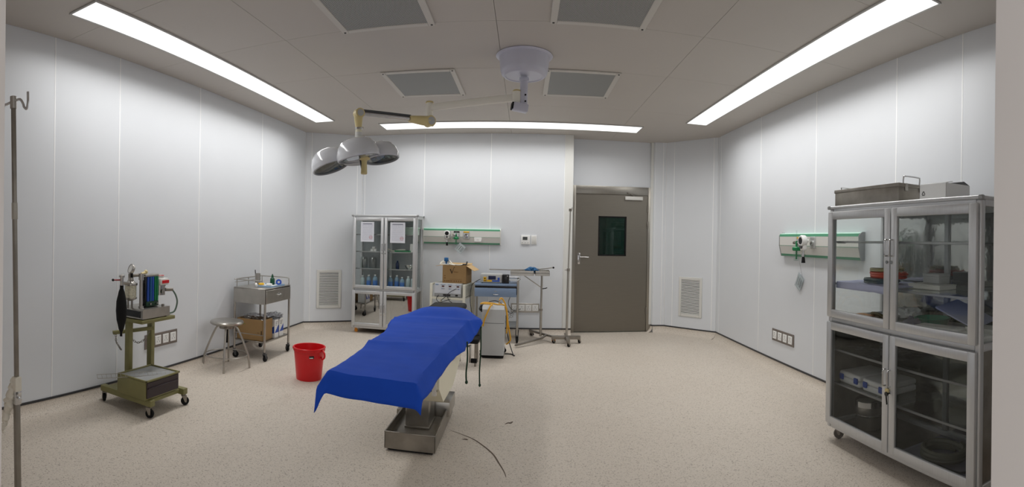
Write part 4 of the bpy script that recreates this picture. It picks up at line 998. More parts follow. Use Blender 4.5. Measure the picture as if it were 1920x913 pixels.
def flowmeter(name, label, M, x, z, grp, s=1.0, off=.07):
    t = thing(name, label, 'flowmeter', tuple(M @ Vector((x, off, z))), group=grp)
    K = M @ Matrix.Translation((x, off, z)) @ Matrix.Diagonal((s, s, s, 1))
    def P(a, b_, c_): return K @ Vector((a, b_, c_))
    MB().tube([P(0, 0, 0), P(0, .05, 0)], .014 * s, 14).tube([P(-.05, .045, 0), P(.03, .045, 0)], .012 * s, 12).build('valve_body', CHROME, t)
    MB().tube([P(-.05, .045, 0), P(-.068, .045, 0)], .018 * s, 14).build('valve_knob', STEEL_D, t)
    MB().tube([P(0, .05, .0), P(0, .05, .14)], .008 * s, 12).build('flow_tube', GLASS_SHELF, t)
    MB().tube([P(0, .05, .02), P(0, .05, -.07)], .012 * s, 12).build('stem', GREEN, t)
    MB().lathe([(0, -.045), (.04, -.045), (.048, -.055), (.048, -.08), (.04, -.09), (0, -.09)], K @ Matrix.Translation((0, .05, 0)), 26).build('cap', GREEN, t)
    MB().tube([P(0, .05, -.07), P(-.07, .05, -.072)], .007 * s, 10).build('outlet_spout', GREEN, t)
    MB().lathe([(.030, -.09), (.032, -.09), (.032, -.20), (0, -.205), (0, -.20), (.030, -.196)], K @ Matrix.Translation((0, .05, 0)), 24).build('humidifier_bottle', GLASS_SHELF, t)
    MB().tube([P(0, .05, -.09), P(0, .05, -.185)], .010 * s, 10).build('dip_tube', GREEN, t)

RB, MBk = gas_rail('white medical gas rail with green stripes behind the ivory cart', (-1.414, YB, 1.245), (1, 0), 1.062, 1.245, 1.462, OFFWHITE)
for x, st_ in ((.339, GREY_L), (.464, BLACK), (.599, YELLOW)): outlet(RB, MBk, x, .125, st_)
vacuum_regulator('vacuum_regulator', 'white round vacuum regulator on the gas rail behind the ivory cart', MBk, .339, .145, 'vacuum regulators', .78)
flowmeter('oxygen_flowmeter', 'green oxygen flowmeter on the gas rail behind the ivory cart', MBk, .464, .13, 'oxygen flowmeters', .72)
so_ = MB().box(.709, .050, .035, .809, .062, .10, .004, 1, MBk).build('mains_socket', WHITE, RB)
MB().box(.749, .061, .055, .752, .0635, .07, 0, 1, MBk).build('pin_slot', DARKGREY, so_)
MB().box(.766, .061, .055, .769, .0635, .07, 0, 1, MBk).build('pin_slot', DARKGREY, so_)

RR, MRt = gas_rail('white medical gas rail with green stripes partly behind the tall wheeled cabinet', (XR, 4.60, 1.215), (0, -1), 1.33, 1.215, 1.445, GREY)
for x, st_ in ((.40, YELLOW), (.64, GREY_L)): outlet(RR, MRt, x, .14, st_)
vacuum_regulator('vacuum_regulator', 'white twin-dial vacuum regulator on the gas rail next to the tall cabinet', MRt, .60, .155, 'vacuum regulators', .95, .09)
flowmeter('oxygen_flowmeter', 'green oxygen flowmeter on the gas rail next to the tall cabinet', MRt, .43, .135, 'oxygen flowmeters', .85)

# hanging plastic document sleeves
PRINTTAG = print_mat('label_print', (206, 216, 216), (70, 76, 80), 10, 7, .5, .56)
PRINTTAG_Y = print_mat('label_print_side', (206, 216, 216), (70, 76, 80), 10, 7, .5, .56, axis='yz')
def tag_card(label, M, x, z, w, h, ang, string, pm, off):
    t = thing('hanging_tag', label, 'tag', tuple(M @ Vector((x, off, z))), group='plastic tags hung on strings')
    K = M @ Matrix.Translation((x, off, z)) @ Matrix.Rotation(ang, 4, 'Y')
    MB().box(-w / 2, -.0012, -h / 2, w / 2, .0012, h / 2, .001, 1, K).build('card', mat('white_tag_card', (232, 236, 238), .6), t)
    pl = MB()
    for q in (.16, .24, .32, .40): pl.box(w * q - .002, .0013, -h * .34, w * q + .002, .0018, h * (.38 - q * .3), 0, 1, K)
    for q in (-.4, -.28): pl.box(w * q, .0013, -h * .38, w * q + .003, .0018, h * .3, 0, 1, K)
    pl.build('print_lines', mat('grey_ink', (120, 126, 132), .7), t)['kind'] = 'stuff'
    MB().box(-w / 2 - .008, .0016, -h / 2 - .008, w / 2 + .008, .0024, h / 2 + .012, .0005, 1, K).build('plastic_sleeve', glass_mat('tag_sleeve', (.95, .97, .975), 1.2, .04, .1), t)
    MB().box(-w * .06, .0013, -h * .3, 0, .0018, h * .32, 0, 1, K).build('dark_print_bar', CARD_PRINT, t)
    top = K @ Vector((w * .2, 0, h / 2 + .008))
    MB().tube([top, string], .0012, 5).build('string', GREY, t)
tag_card('white printed tag hanging tilted from the gas rail behind the ivory cart', MBk, .519, -.055, .105, .115, R(38), MBk @ Vector((.474, .10, .03)), PRINTTAG, .075)
tag_card('white printed tag hanging against the bare wall next to the tall cabinet', MRt, .325, -.25, .105, .135, R(30), MRt @ Vector((.40, .09, .08)), PRINTTAG_Y, .012)

# thermostat and wall switch
tm = thing('thermostat', 'white square wall thermostat with a dark display', 'thermostat', (0, YB, 1.26))
MB().box(-.063, YB - .016, 1.258, .062, YB, 1.384, .005).build('case', WHITE, tm)
MB().box(-.040, YB - .0175, 1.318, .026, YB - .015, 1.362, .001, 1).build('display', DISPLAY, tm)
for x in (-.045, -.005, .035): MB().box(x - .007, YB - .018, 1.278, x + .007, YB - .015, 1.286, .001, 1).build('button', GREY_L, tm)
sw = thing('light_switch', 'white rectangular wall switch beside the thermostat', 'switch', (.11, YB, 1.26))
MB().box(.078, YB - .010, 1.260, .153, YB, 1.386, .003).build('plate', WHITE, sw)
MB().box(.088, YB - .013, 1.275, .143, YB - .009, 1.37, .003).build('rocker', OFFWHITE, sw)

def sockets(label, a, d, L, h, pm, border):
    t = thing('socket_panel', label, 'socket', a, group='four-gang wall sockets'); M = frame_on(a, d)
    MB().box(0, 0, 0, L, .008, h, .002, 1, M).build('panel', pm, t)
    for k in range(4):
        cx = L * (.145 + .237 * k); w = .082
        s = MB().box(cx - w / 2, .007, h / 2 - w / 2, cx + w / 2, .014, h / 2 + w / 2, .003, 1, M).build('socket', WHITE, t)
        for (px_, pz, pw_, ph) in ((-.016, -.014, .004, .012), (.016, -.014, .004, .012), (0, .004, .004, .014), (-.007, .022, .004, .009), (.007, .022, .004, .009)):
            MB().box(cx + px_ - pw_ / 2, .0135, h / 2 + pz - ph / 2, cx + px_ + pw_ / 2, .0146, h / 2 + pz + ph / 2, 0, 1, M).build('pin_slot', DARKGREY, s)
PLATE = mat('grey_brown_socket_plate', (124, 116, 110), .4, .3)
sockets('grey panel of four white sockets on the wall behind the olive cart', (XL, 3.265, .307), (0, 1), .447, .128, PLATE, 0)
sockets('steel panel of four white sockets behind the tray stand', (-.186, YB, .320), (1, 0), .393, .125, STEEL, 0)
sockets('grey panel of four white sockets low on the wall before the tall cabinet', (XR, 4.835, .300), (0, -1), .46, .126, PLATE, 0)

# ================================================================= EQUIPMENT ALONG THE BACK WALL
# ---------------------------------------------------------------- ivory cart with electrosurgical unit and carton
wx, wy = -.99, 6.46
wc = thing('equipment_cart', 'ivory painted equipment cart carrying a control unit and a cardboard carton', 'cart', (wx, wy, 0), R(-9))
T = pw(wc)
def lp(name, fn, m, parent, lab=None):
    mb = MB(); fn(mb); bmesh.ops.transform(mb.bm, matrix=T, verts=mb.bm.verts); return mb.build(name, m, parent, lab)
hw, dp = .222, .40
for x in (-hw, hw):
    for y in (0, dp): lp('post', lambda q: q.box(x - .016, y - .014, .07, x + .016, y + .014, .738, .004), IVORY, wc)
for z in (.555, .16):
    lp('shelf', lambda q: q.box(-hw, 0, z - .012, hw, dp, z + .006, .002, 1), IVORY, wc)
    lp('front_rail', lambda q: q.box(-hw, -.008, z - .022, hw, .004, z + .008, .003, 1), IVORY, wc)
for x in (-hw, hw): lp('side_rail', lambda q: q.box(x - .012, 0, .712, x + .012, dp, .736, .003, 1), IVORY, wc)
lp('back_rail', lambda q: q.box(-hw, dp - .01, .712, hw, dp + .01, .736, .003, 1), IVORY, wc)
lp('side_panel', lambda q: q.box(hw - .006, .02, .57, hw + .002, dp - .02, .71, .001, 1), IVORY, wc)
for x in (-hw, hw):
    for y in (0.01, dp - .01):
        v = T @ Vector((x, y, 0)); caster(wc, v.x, v.y, .072, .026, STEEL_D, BLACK, ang=x * 4 + y)
es = thing('electrosurgical_unit', 'pale control unit with three red displays on the ivory cart', 'medical device', tuple(T @ Vector((0, .2, .561))))
lp('housing', lambda q: q.box(-.185, .01, .566, .185, .36, .742, .006), GREY_L, es)
fp = lp('front_panel', lambda q: q.prism([(-.178, .612), (.178, .612), (.174, .738), (-.174, .738)], .012, Matrix(((1, 0, 0, 0), (0, 0, 1, .0), (0, 1, 0, 0), (0, 0, 0, 1)))), mat('pale_blue_grey_panel', (206, 210, 218), .4), es)
for k, x in enumerate((-.062, .032, .138)):
    lp('display', lambda q: q.box(x - .017, -.002, .696, x + .017, .001, .712), REDLED, fp)
    for j in range(3): lp('button', lambda q: q.box(x - .018 + j * .014, -.003, .668, x - .009 + j * .014, .001, .676), BLUE if j == k else GREY, fp)
    lp('blue_heading', lambda q: q.box(x - .03, -.0015, .722, x + .03, .001, .728), BLUEGREY, fp)
lp('maker_badge', lambda q: q.box(-.165, -.0015, .715, -.125, .001, .730), BLUEGREY, fp)
lp('socket_strip', lambda q: q.box(-.178, .0, .572, .178, .012, .610, .002, 1), GREY, es)
lp('handpiece_port', lambda q: q.box(-.06, -.003, .580, .04, .002, .602, .003, 1), BLACKGLOSS, es)
lp('round_port', lambda q: q.box(.105, -.003, .580, .14, .002, .602, .006, 2), BLACKGLOSS, es)
for x in (-.15, .15):
    for y in (.04, .33): lp('rubber_foot', lambda q: q.cyl((x, y, .5605), (x, y, .567), .012, n=10), BLACK, es)
for pts in ([(-.12, -.005, .59), (-.14, -.03, .54), (-.10, -.03, .50), (-.02, -.02, .52), (.06, 0, .55)], [(.0, -.005, .585), (.03, -.03, .53), (.07, .05, .48), (.10, .1, .46)], [(.16, .02, .70), (.05, -.02, .64), (-.02, -.03, .57), (-.08, -.03, .52)]):
    mb = MB().tube(smooth_path([T @ Vector(p) for p in pts], 8), .004, 8); mb.build('lead', CABLE, es)

ct = thing('cardboard_carton', 'open brown carton printed with a black tick, standing on the control unit', 'box', tuple(T @ Vector((.07, .2, .742))))
cx0, cx1, cy0, cy1, cz0, cz1 = -.092, .228, .06, .33, .743, .972
for (a, b_, c_, d_) in ((cx0, cy0, cx1, cy0 + .004), (cx0, cy1 - .004, cx1, cy1), (cx0, cy0, cx0 + .004, cy1), (cx1 - .004, cy0, cx1, cy1)):
    lp('side_wall', lambda q: q.box(a, b_, cz0, c_, d_, cz1, .001, 1), CARDBOARD, ct)
lp('carton_bottom', lambda q: q.box(cx0, cy0, cz0, cx1, cy1, cz0 + .004), CARDBOARD, ct)
lp('flap', lambda q: q.bar((cx1, (cy0 + cy1) / 2, cz1), (cx1 + .105, (cy0 + cy1) / 2, cz1 - .062), cy1 - cy0, .004), CARD_IN, ct)
lp('flap', lambda q: q.bar((cx0, (cy0 + cy1) / 2, cz1), (cx0 - .098, (cy0 + cy1) / 2, cz1 - .012), cy1 - cy0, .004), CARD_IN, ct)
lp('flap', lambda q: q.bar(((cx0 + cx1) / 2, cy1, cz1), ((cx0 + cx1) / 2, cy1 + .05, cz1 + .02), cx1 - cx0, .004), CARD_IN, ct)
My = Matrix(((1, 0, 0, 0), (0, 0, -1, cy0), (0, 1, 0, 0), (0, 0, 0, 1)))
lp('tick_mark', lambda q: q.prism([(.005, .925), (.022, .925), (.036, .888), (.062, .950), (.078, .958), (.060, .934), (.040, .868), (.030, .866)], .0008, My), CARD_PRINT, ct, 'black printed tick')
lp('faint_lettering', lambda q: (q.box(.066, cy0 - .0008, .880, .072, cy0, .900), q.box(.078, cy0 - .0008, .880, .088, cy0, .893), q.box(.094, cy0 - .0008, .880, .104, cy0, .893), q.box(.11, cy0 - .0008, .880, .118, cy0, .893)), mat('faded_brown_print', (120, 84, 46), .8), ct)['kind'] = 'stuff'
lp('printed_symbols', lambda q: [q.box(x, cy0 - .0008, .762, x + .016, cy0, .778) for x in (-.07, -.04, -.018, .004, .026, .06, .09, .12, .15)] + [q.box(-.07, cy0 - .0008, .80, -.048, cy0, .815), q.box(0, cy0 - .0008, .792, .17, cy0, .796), q.box(-.07, cy0 - .0008, .83, -.05, cy0, .842)], mat('faded_brown_print'), ct)['kind'] = 'stuff'
t = thing('white_cable_bundle', 'bundle of white cable heaped on top of the open carton', 'cable', tuple(T @ Vector((0, .15, .97))))
P_ = [(-.13, .12, .985), (-.15, .16, 1.0), (-.12, .2, 1.02), (-.05, .17, 1.01), (0, .1, .985), (.06, .09, .975), (.0, .12, .978), (-.08, .08, .982), (-.14, .10, .99), (-.10, .18, 1.01), (-.03, .15, 1.03), (.02, .12, .99), (.09, .15, .975), (.14, .2, .98)]
MB().tube(smooth_path([T @ Vector(p) for p in P_], 8), .007, 8).build('cable', CABLE_W, t)
MB().tube(smooth_path([T @ Vector(p) for p in ((.1, .2, .95), (.14, .2, .98), (.19, .18, .985), (.20, .18, 1.0), (.205, .18, 1.025))], 6), .009, 8).build('plug_lead', DARKGREY, t)
put('blue_connector', MB().box(-.088, .10, 1.018, -.040, .148, 1.070, .006, 2, T).cyl(T @ Vector((-.064, .124, .985)), T @ Vector((-.064, .124, 1.02)), .012, n=12), TEALBLUE, 'teal blue block connector sticking up from the carton', 'connector', base=tuple(T @ Vector((-.064, .124, .985))))

# ---------------------------------------------------------------- blue-grey drawer cart with monitor
bc = thing('drawer_cart', 'blue-grey drawer cart with chrome posts carrying a monitor', 'cart', (-.375, 6.62, 0))
X0, X1, Y0_, Y1_ = -.64, -.10, 6.45, 6.86
MB().box(X0, Y0_, .728, X1, Y1_, .756, .004).build('top_shelf', BLUEGREY, bc)
MB().box(X0, Y0_ + .01, .705, X1, Y1_, .728).build('dark_gap', BLACKGLOSS, bc)
dd = MB().box(X0 + .002, Y0_ - .006, .590, X1 - .004, Y1_ - .04, .700, .004).build('drawer', BLUEGREY, bc)
MB().tube(smooth_path([(-.40, Y0_ - .006, .625), (-.395, Y0_ - .02, .622), (-.365, Y0_ - .022, .62), (-.335, Y0_ - .02, .622), (-.33, Y0_ - .006, .625)], 4), .005, 8).build('drawer_pull', CHROME, dd)
MB().box(-.385, Y0_ - .0075, .655, -.355, Y0_ - .005, .665).build('label_plate', GREY, dd)
MB().box(X1 - .004, Y0_ + .0, .62, X1 + .004, Y1_ - .04, .71, .002, 1).build('end_bracket', BLACK, bc)
for (x, y, top) in ((X1 + .012, Y0_ + .01, .80), (X1 + .012, Y1_ - .01, .80), (X0 - .004, Y0_ + .02, .756), (X0 - .004, Y1_ - .01, .756)):
    MB().cyl((x, y, .10), (x, y, top), .013, n=14).build('post', STEEL, bc)
    caster(bc, x, y, .105, .042, DARKGREY, BLACK, w=.026, ang=1.3 + y)
MB().tube(smooth_path([(X1 + .012, Y0_ + .01, .80), (X1 + .02, Y0_ + .012, .812), (X1 + .035, Y0_ + .03, .815), (X1 + .035, Y1_ - .03, .815), (X1 + .02, Y1_ - .012, .812), (X1 + .012, Y1_ - .01, .80)], 5), .011, 10).build('push_handle', CHROME, bc)
MB().tube([(X1 - .14, Y1_ - .03, .81), (X1 + .03, Y1_ - .03, .81)], .011, 10).build('back_bar', CHROME, bc)
MB().box(X0, Y0_ + .02, .205, X1, Y1_, .218, .002, 1).build('lower_shelf', GREY, bc)
mo = thing('patient_monitor', 'grey monitor with yellow and blue keys and a black side module', 'monitor', (-.39, 6.55, .756))
MB().box(-.572, 6.50, .764, -.292, 6.72, .873, .006).build('housing', GREY_L, mo)
MB().box(-.469, 6.496, .804, -.373, 6.502, .852, .002, 1).build('screen', SCREENBLUE, mo)
MB().box(-.532, 6.4965, .776, -.494, 6.5005, .838, .002, 1).build('key_block', YELLOW, mo)
MB().box(-.488, 6.4965, .776, -.423, 6.5005, .800, .002, 1).build('key_block', YELLOW, mo)
MB().box(-.418, 6.4965, .777, -.323, 6.5005, .797, .002, 1).build('key_block', BLUE, mo)
MB().box(-.350, 6.4965, .799, -.323, 6.5005, .832, .002, 1).build('key_block', BLUE, mo)
MB().box(-.526, 6.4945, .785, -.498, 6.4985, .793, .001, 1).build('slot', BLACK, mo)
MB().cyl((-.513, 6.4965, .818), (-.513, 6.493, .818), .008, n=12).build('power_key', BLACK, mo)
for x in (-.55, -.31):
    for y in (6.52, 6.70): MB().cyl((x, y, .756), (x, y, .765), .01, n=10).build('rubber_foot', BLACK, mo)
sm = MB().box(-.288, 6.485, .757, -.203, 6.62, .870, .005).build('side_module', BLACKGLOSS, mo, 'black upright module')
MB().cyl((-.222, 6.485, .855), (-.222, 6.483, .855), .006, n=10).build('indicator', WHITE, sm)
for pts in ([(-.20, 6.70, .78), (-.18, 6.9, .6), (-.22, 6.93, .45), (-.16, 6.93, .36), (-.05, 6.95, .37)], [(-.572, 6.6, .80), (-.63, 6.62, .77), (-.70, 6.66, .70), (-.72, 6.7, .5), (-.69, 6.72, .3)]):
    MB().tube(smooth_path(pts, 8), .004, 8).build('power_lead', CABLE, mo)

# ---------------------------------------------------------------- grey suction cabinet, yellow hose
gc = thing('suction_unit', 'plain grey upright suction unit with a sloping top edge, beside the blue-grey cart', 'medical device', (-.34, 5.80, 0), R(-1.5))
gx0, gx1, gy0, gy1 = -.468, -.222, 5.625, 5.96
MB().prism([(gy0, .035), (gy0, .545), (gy0 + .035, .578), (gy1, .578), (gy1, .035)], gx1 - gx0, Matrix(((0, 0, 1, gx0), (1, 0, 0, 0), (0, 1, 0, 0), (0, 0, 0, 1)))).build('cabinet_body', mat('pale_grey_enamel', (190, 192, 193), .42), gc)
MB().box(gx0 - .001, gy0 - .0012, .392, gx1 + .001, gy1, .395).build('panel_seam', DARKGREY, gc)
MB().box(gx0 + .01, gy0 + .01, .006, gx1 - .002, gy1 - .01, .035).build('plinth', BLACK, gc)
for (x, y) in ((gx0 - .012, gy0 + .06), (gx0 - .012, gy1 - .05), (gx1 - .02, gy1 - .03)): caster(gc, x, y, .075, .028, DARKGREY, BLACK, ang=.4)
MB().cyl((-.285, 5.80, .578), (-.285, 5.80, .61), .012, n=14).cyl((-.285, 5.80, .60), (-.285, 5.80, .63), .009, n=12).build('hose_port', CHROME, gc)
yh = thing('hose', 'amber yellow hose looped over the grey suction unit', 'hose', (-.3, 5.8, .58))
hp = [(-.285, 5.80, .628), (-.275, 5.81, .648), (-.255, 5.82, .645), (-.22, 5.84, .58), (-.198, 5.86, .48), (-.185, 5.88, .35), (-.165, 5.88, .24), (-.155, 5.90, .16), (-.19, 5.92, .11), (-.205, 5.95, .10)]
MB().tube(smooth_path(hp, 10), .0085, 10).build('hose_run', HOSE, yh)
hp = [(-.455, 5.608, .36), (-.44, 5.606, .43), (-.405, 5.606, .52), (-.375, 5.625, .585), (-.36, 5.68, .592), (-.40, 5.74, .592), (-.47, 5.78, .59), (-.50, 5.80, .585), (-.46, 5.84, .592), (-.38, 5.80, .594), (-.30, 5.74, .59), (-.24, 5.72, .59), (-.21, 5.74, .55), (-.196, 5.80, .45), (-.195, 5.85, .33), (-.20, 5.87, .24)]
MB().tube(smooth_path(hp, 10), .0085, 10).build('hose_run', HOSE, yh)
MB().cyl((-.20, 5.87, .24), (-.201, 5.872, .20), .007, n=10).build('hose_end', CHROME, yh)
pc = thing('power_cord', 'black power cord trailing from the grey suction unit onto the floor', 'cord', (-.2, 5.9, 0))
MB().tube(smooth_path([(-.47, 5.97, .52), (-.42, 5.9, .59), (-.33, 5.87, .612), (-.24, 5.90, .56), (-.19, 6.0, .47), (-.15, 6.1, .44), (-.12, 6.3, .45)], 10), .005, 8).build('cord_run', CABLE, pc)
MB().tube(smooth_path([(-.212, 5.97, .43), (-.20, 5.98, .25), (-.17, 5.95, .12), (-.13, 5.85, .03), (-.115, 5.80, .008), (-.10, 5.78, .006)], 10), .0055, 8).build('cord_run', CABLE, pc)
MB().tube(smooth_path([(-.22, 5.85, .006), (-.17, 5.85, .006), (-.14, 5.84, .006), (-.118, 5.80, .007), (-.105, 5.76, .007)], 8), .006, 8).build('cord_run', CABLE, pc)
MB().blob((-.50, 6.03, .50), (.035, .06, .045), .5, 3, 8, 3).build('cord_bundle', CABLE, pc)
for pts in ([(-.205, 5.965, .52), (-.19, 6.0, .49), (-.16, 6.02, .42), (-.20, 6.03, .38), (-.18, 6.04, .44), (-.13, 6.04, .40)], [(-.20, 5.99, .44), (-.15, 6.0, .40), (-.13, 6.02, .46), (-.17, 6.0, .5)]):
    MB().tube(smooth_path(pts, 8), .004, 6).build('cord_run', GREY, pc)

# grey covered object between the drape and the suction unit
bs = thing('foot_stool', 'low stool with a rounded black pad and grey fabric panel behind the drape', 'stool', (-.58, 5.35, 0))
MB().box(-.72, 5.22, .238, -.465, 5.50, .292, .022, 3).build('pad', BLACK, bs)
MB().box(-.72, 5.44, .288, -.465, 5.49, .47, .015, 3).build('back_panel', DARKGREY, bs)
for (x, y) in ((-.69, 5.26), (-.50, 5.26), (-.69, 5.45), (-.50, 5.45)): MB().cyl((x, y, 0), (x, y, .245), .012, n=12).build('leg', STEEL_D, bs)

# ---------------------------------------------------------------- instrument (tray) stand
ms = thing('tray_stand', 'stainless instrument stand with a cantilevered double tray', 'stand', (.22, 6.66, 0))
MB().cyl((.22, 6.66, .06), (.22, 6.66, .40), .017, n=16).cyl((.22, 6.66, .38), (.225, 6.655, .90), .0135, n=16).build('post', STEEL, ms)
MB().cyl((.22, 6.66, .395), (.22, 6.66, .42), .022, n=16).build('post_collar', STEEL_D, ms)
MB().tube([(.235, 6.65, .685), (.27, 6.64, .69), (.295, 6.64, .70)], .006, 8).build('height_lever', BLACK, ms)
MB().bar((.08, 6.98, .075), (.39, 6.53, .075), .03, .025, .003).build('base_bar', STEEL_D, ms)
MB().bar((.30, 6.66, .078), (.22, 6.50, .06), .028, .02, .003).build('base_bar', STEEL_D, ms)
MB().bar((.225, 6.52, .06), (-.10, 6.20, .03), .032, .018, .003).build('base_foot', STEEL_D, ms)
for (x, y) in ((.10, 6.95), (.375, 6.55)): caster(ms, x, y, .066, .026, STEEL_D, ORANGE if x > .3 else BLACK, ang=.3)
MB().bar((.218, 6.66, .70), (-.04, 6.62, .875), .022, .012, .002).build('brace', STEEL, ms)
MB().bar((.225, 6.655, .885), (-.16, 6.64, .885), .03, .016, .002).build('cantilever_bar', STEEL, ms)
for (a, b_, c_, d_) in ((-.185, 6.50, .115, 6.78), (.135, 6.52, .32, 6.78)):
    tt = MB().box(a, b_, .893, c_, d_, .897).build('tray', STEEL, ms)
    for (e, f_, g_, h_) in ((a, b_, c_, b_ + .004), (a, d_ - .004, c_, d_), (a, b_, a + .004, d_), (c_ - .004, b_, c_, d_)):
        MB().box(e, f_, .862 if f_ == b_ or e == a or True else .893, g_, h_, .925, .001, 1).build('tray_wall', STEEL, tt)
put('steel_rod', MB().tube([(-.46, 6.52, .935), (-.17, 6.60, .928), (.02, 6.68, .930)], .006, 8), STEEL_D, 'thin dark steel rod lying out over the edge of the tray stand', 'rod', base=(-.17, 6.6, .925))
rd = thing('steel_rod', 'steel rod with a black knob resting slanted on the tray stand', 'rod', (.25, 6.6, .93))
MB().tube([(.10, 6.62, .930), (.36, 6.56, .968)], .006, 8).build('shaft', STEEL, rd)
MB().ball((.368, 6.558, .969), .013).build('knob', BLACK, rd)
put('blue_wrap', MB().blob((.09, 6.62, .925), (.085, .07, .042), .35, 2.2, 11, flat=-.027), mat('teal_blue_wrap', (16, 84, 130), .6), 'crumpled teal blue wrap on the tray stand', 'cloth', base=(.09, 6.62, .898))

# ---------------------------------------------------------------- drip stand by the door
ds = thing('iv_stand', 'thin steel drip stand on a low cross base beside the steel door', 'drip stand', (.545, 6.50, 0))
dx0, dy0 = .545, 6.50
MB().box(dx0 - .19, dy0 - .02, .055, dx0 + .185, dy0 + .02, .10, .003).build('base_bar', STEEL_D, ds)
MB().box(dx0 - .012, dy0 - .24, .055, dx0 + .028, dy0 + .22, .098, .003).build('base_bar', STEEL_D, ds)
for (x, y) in ((dx0 - .17, dy0), (dx0 + .165, dy0), (dx0 + .008, dy0 - .21), (dx0 + .008, dy0 + .19)): caster(ds, x, y, .058, .022, STEEL_D, BLACK, ang=x)
MB().cyl((dx0 + .005, dy0, .10), (dx0 + .012, dy0, .95), .015, n=16).build('lower_pole', STEEL, ds)
MB().cyl((dx0 + .012, dy0, .93), (dx0 + .025, dy0, 1.715), .010, n=14).build('upper_pole', STEEL, ds)
MB().cyl((dx0 + .012, dy0, .93), (dx0 + .012, dy0, .965), .02, n=16).cyl((dx0 - .006, dy0 - .01, .945), (dx0 - .035, dy0 - .012, .945), .004, n=8).build('collar', STEEL_D, ds)
MB().box(dx0 + .006, dy0 - .02, 1.70, dx0 + .042, dy0 + .02, 1.735, .003).tube(smooth_path([(dx0 + .025, dy0, 1.725), (dx0 + .035, dy0 - .03, 1.735), (dx0 + .04, dy0 - .05, 1.72), (dx0 + .04, dy0 - .055, 1.75)], 4), .004, 8).build('hook_head', STEEL_D, ds)

# ================================================================= CONTENTS OF THE BOTTLE CABINET
def bottle(label, x, y, z, m_, lab_m, h=.17, r=.032, grp='infusion bottles on the bottom glass shelf'):
    t = thing('infusion_bottle', label, 'bottle', (x, y, z), group=grp); M = Matrix.Translation((x, y, z))
    MB().lathe([(0, 0), (r * .9, 0), (r, .006), (r, h * .68), (r * .85, h * .78), (r * .42, h * .86), (r * .40, h * .93), (0, h * .93)], M, 20).build('body', m_, t)
    MB().lathe([(0, h * .92), (r * .48, h * .92), (r * .48, h), (0, h)], M, 14).build('cap', WHITE, t)
    if lab_m: MB().lathe([(r * 1.01, h * .2), (r * 1.025, h * .2), (r * 1.025, h * .58), (r * 1.01, h * .58)], M, 20).build('label', lab_m, t)
CLEARB = mat('pale_bottle_plastic', (178, 194, 196), .22)
JARGLASS = glass_mat('clear_jar_glass', (.95, .97, .97), 1.2, .05)
BLUEB = mat('bluish_bottle_plastic', (132, 162, 184), .22)
BL = mat('blue_white_label', (70, 122, 196), .6)
for i, (x, k) in enumerate(((-2.235, 0), (-2.15, 1), (-2.05, 1), (-1.96, 1), (-1.83, 1), (-1.745, 1), (-1.665, 1), (-1.585, 0), (-1.51, 0))):
    nth = ('first', 'second', 'third', 'fourth', 'fifth', 'sixth', 'seventh', 'eighth', 'ninth')[i]
    bottle(('blue-labelled' if k else 'clear unlabelled') + ' infusion bottle, %s along the cabinet shelf from the wall grille end' % nth, x, 6.74 + .02 * (i % 2), .605, BLUEB if k else CLEARB, BL if k else None, .175 + .01 * (i % 3))
for i, x in enumerate((-2.235, -2.10)):
    t = thing('glass_jar', ('wide clear glass jar at the wall grille end of the third cabinet shelf', 'wide clear glass jar nearer the door handles on the third cabinet shelf')[i], 'jar', (x, 6.78, .889), group='glass jars in the bottle cabinet'); M = Matrix.Translation((x, 6.78, .8885))
    MB().lathe([(0, 0), (.052, 0), (.055, .01), (.055, .13), (.045, .145), (.043, .143), (.050, .125), (.050, .012), (0, .008)], M, 26).build('glass_body', JARGLASS, t)
    MB().lathe([(0, .145), (.048, .145), (.048, .158), (.012, .162), (.012, .178), (0, .18)], M, 24).build('lid', JARGLASS, t)
put('kidney_tray', MB().prism([(-1.79, 6.70), (-1.74, 6.67), (-1.56, 6.67), (-1.53, 6.72), (-1.56, 6.80), (-1.74, 6.80)], .022, Matrix.Translation((0, 0, 1.1235))), GREEN, 'flat green tray on the second shelf of the bottle cabinet', 'tray', base=(-1.66, 6.73, 1.1235))
put('tubing', MB().tube(smooth_path([(-1.86, 6.68, 1.165), (-1.83, 6.68, 1.15), (-1.78, 6.69, 1.135), (-1.70, 6.70, 1.150), (-1.62, 6.71, 1.153)], 8), .008, 8), CABLE_W, 'curved white tubing beside the green tray in the bottle cabinet', 'tubing', base=(-1.7, 6.7, 1.13))
put('small_carton', MB().box(-1.555, 6.70, 1.1235, -1.475, 6.80, 1.235, .002, 1), PAPERWHITE, 'small white carton next to the green tray in the bottle cabinet', 'box', base=(-1.51, 6.75, 1.1235))
for i, x in enumerate((-2.09, -2.045, -2.065)):
    put('ampoule_box', MB().box(x - .02, 6.68, 1.1235 + (.034 if i == 2 else 0), x + .02, 6.74, 1.155 + (.034 if i == 2 else 0), .002, 1), PAPERWHITE, ('tiny white box under the stack on the second cabinet shelf, grille side', 'tiny white box under the stack on the second cabinet shelf, handle side', 'tiny white box on top of two others on the second cabinet shelf')[i], 'box', 'tiny boxes in the bottle cabinet', base=(x, 6.71, 1.1235 + (.034 if i == 2 else 0)))
put('steel_bowl', MB().lathe([(0, 0), (.03, 0), (.055, .03), (.062, .055), (.059, .055), (.052, .031), (.028, .004), (0, .004)], Matrix.Translation((-1.57, 6.75, .8885)), 24), CHROME, 'small steel bowl on the third shelf of the bottle cabinet', 'bowl', base=(-1.57, 6.75, .8885))
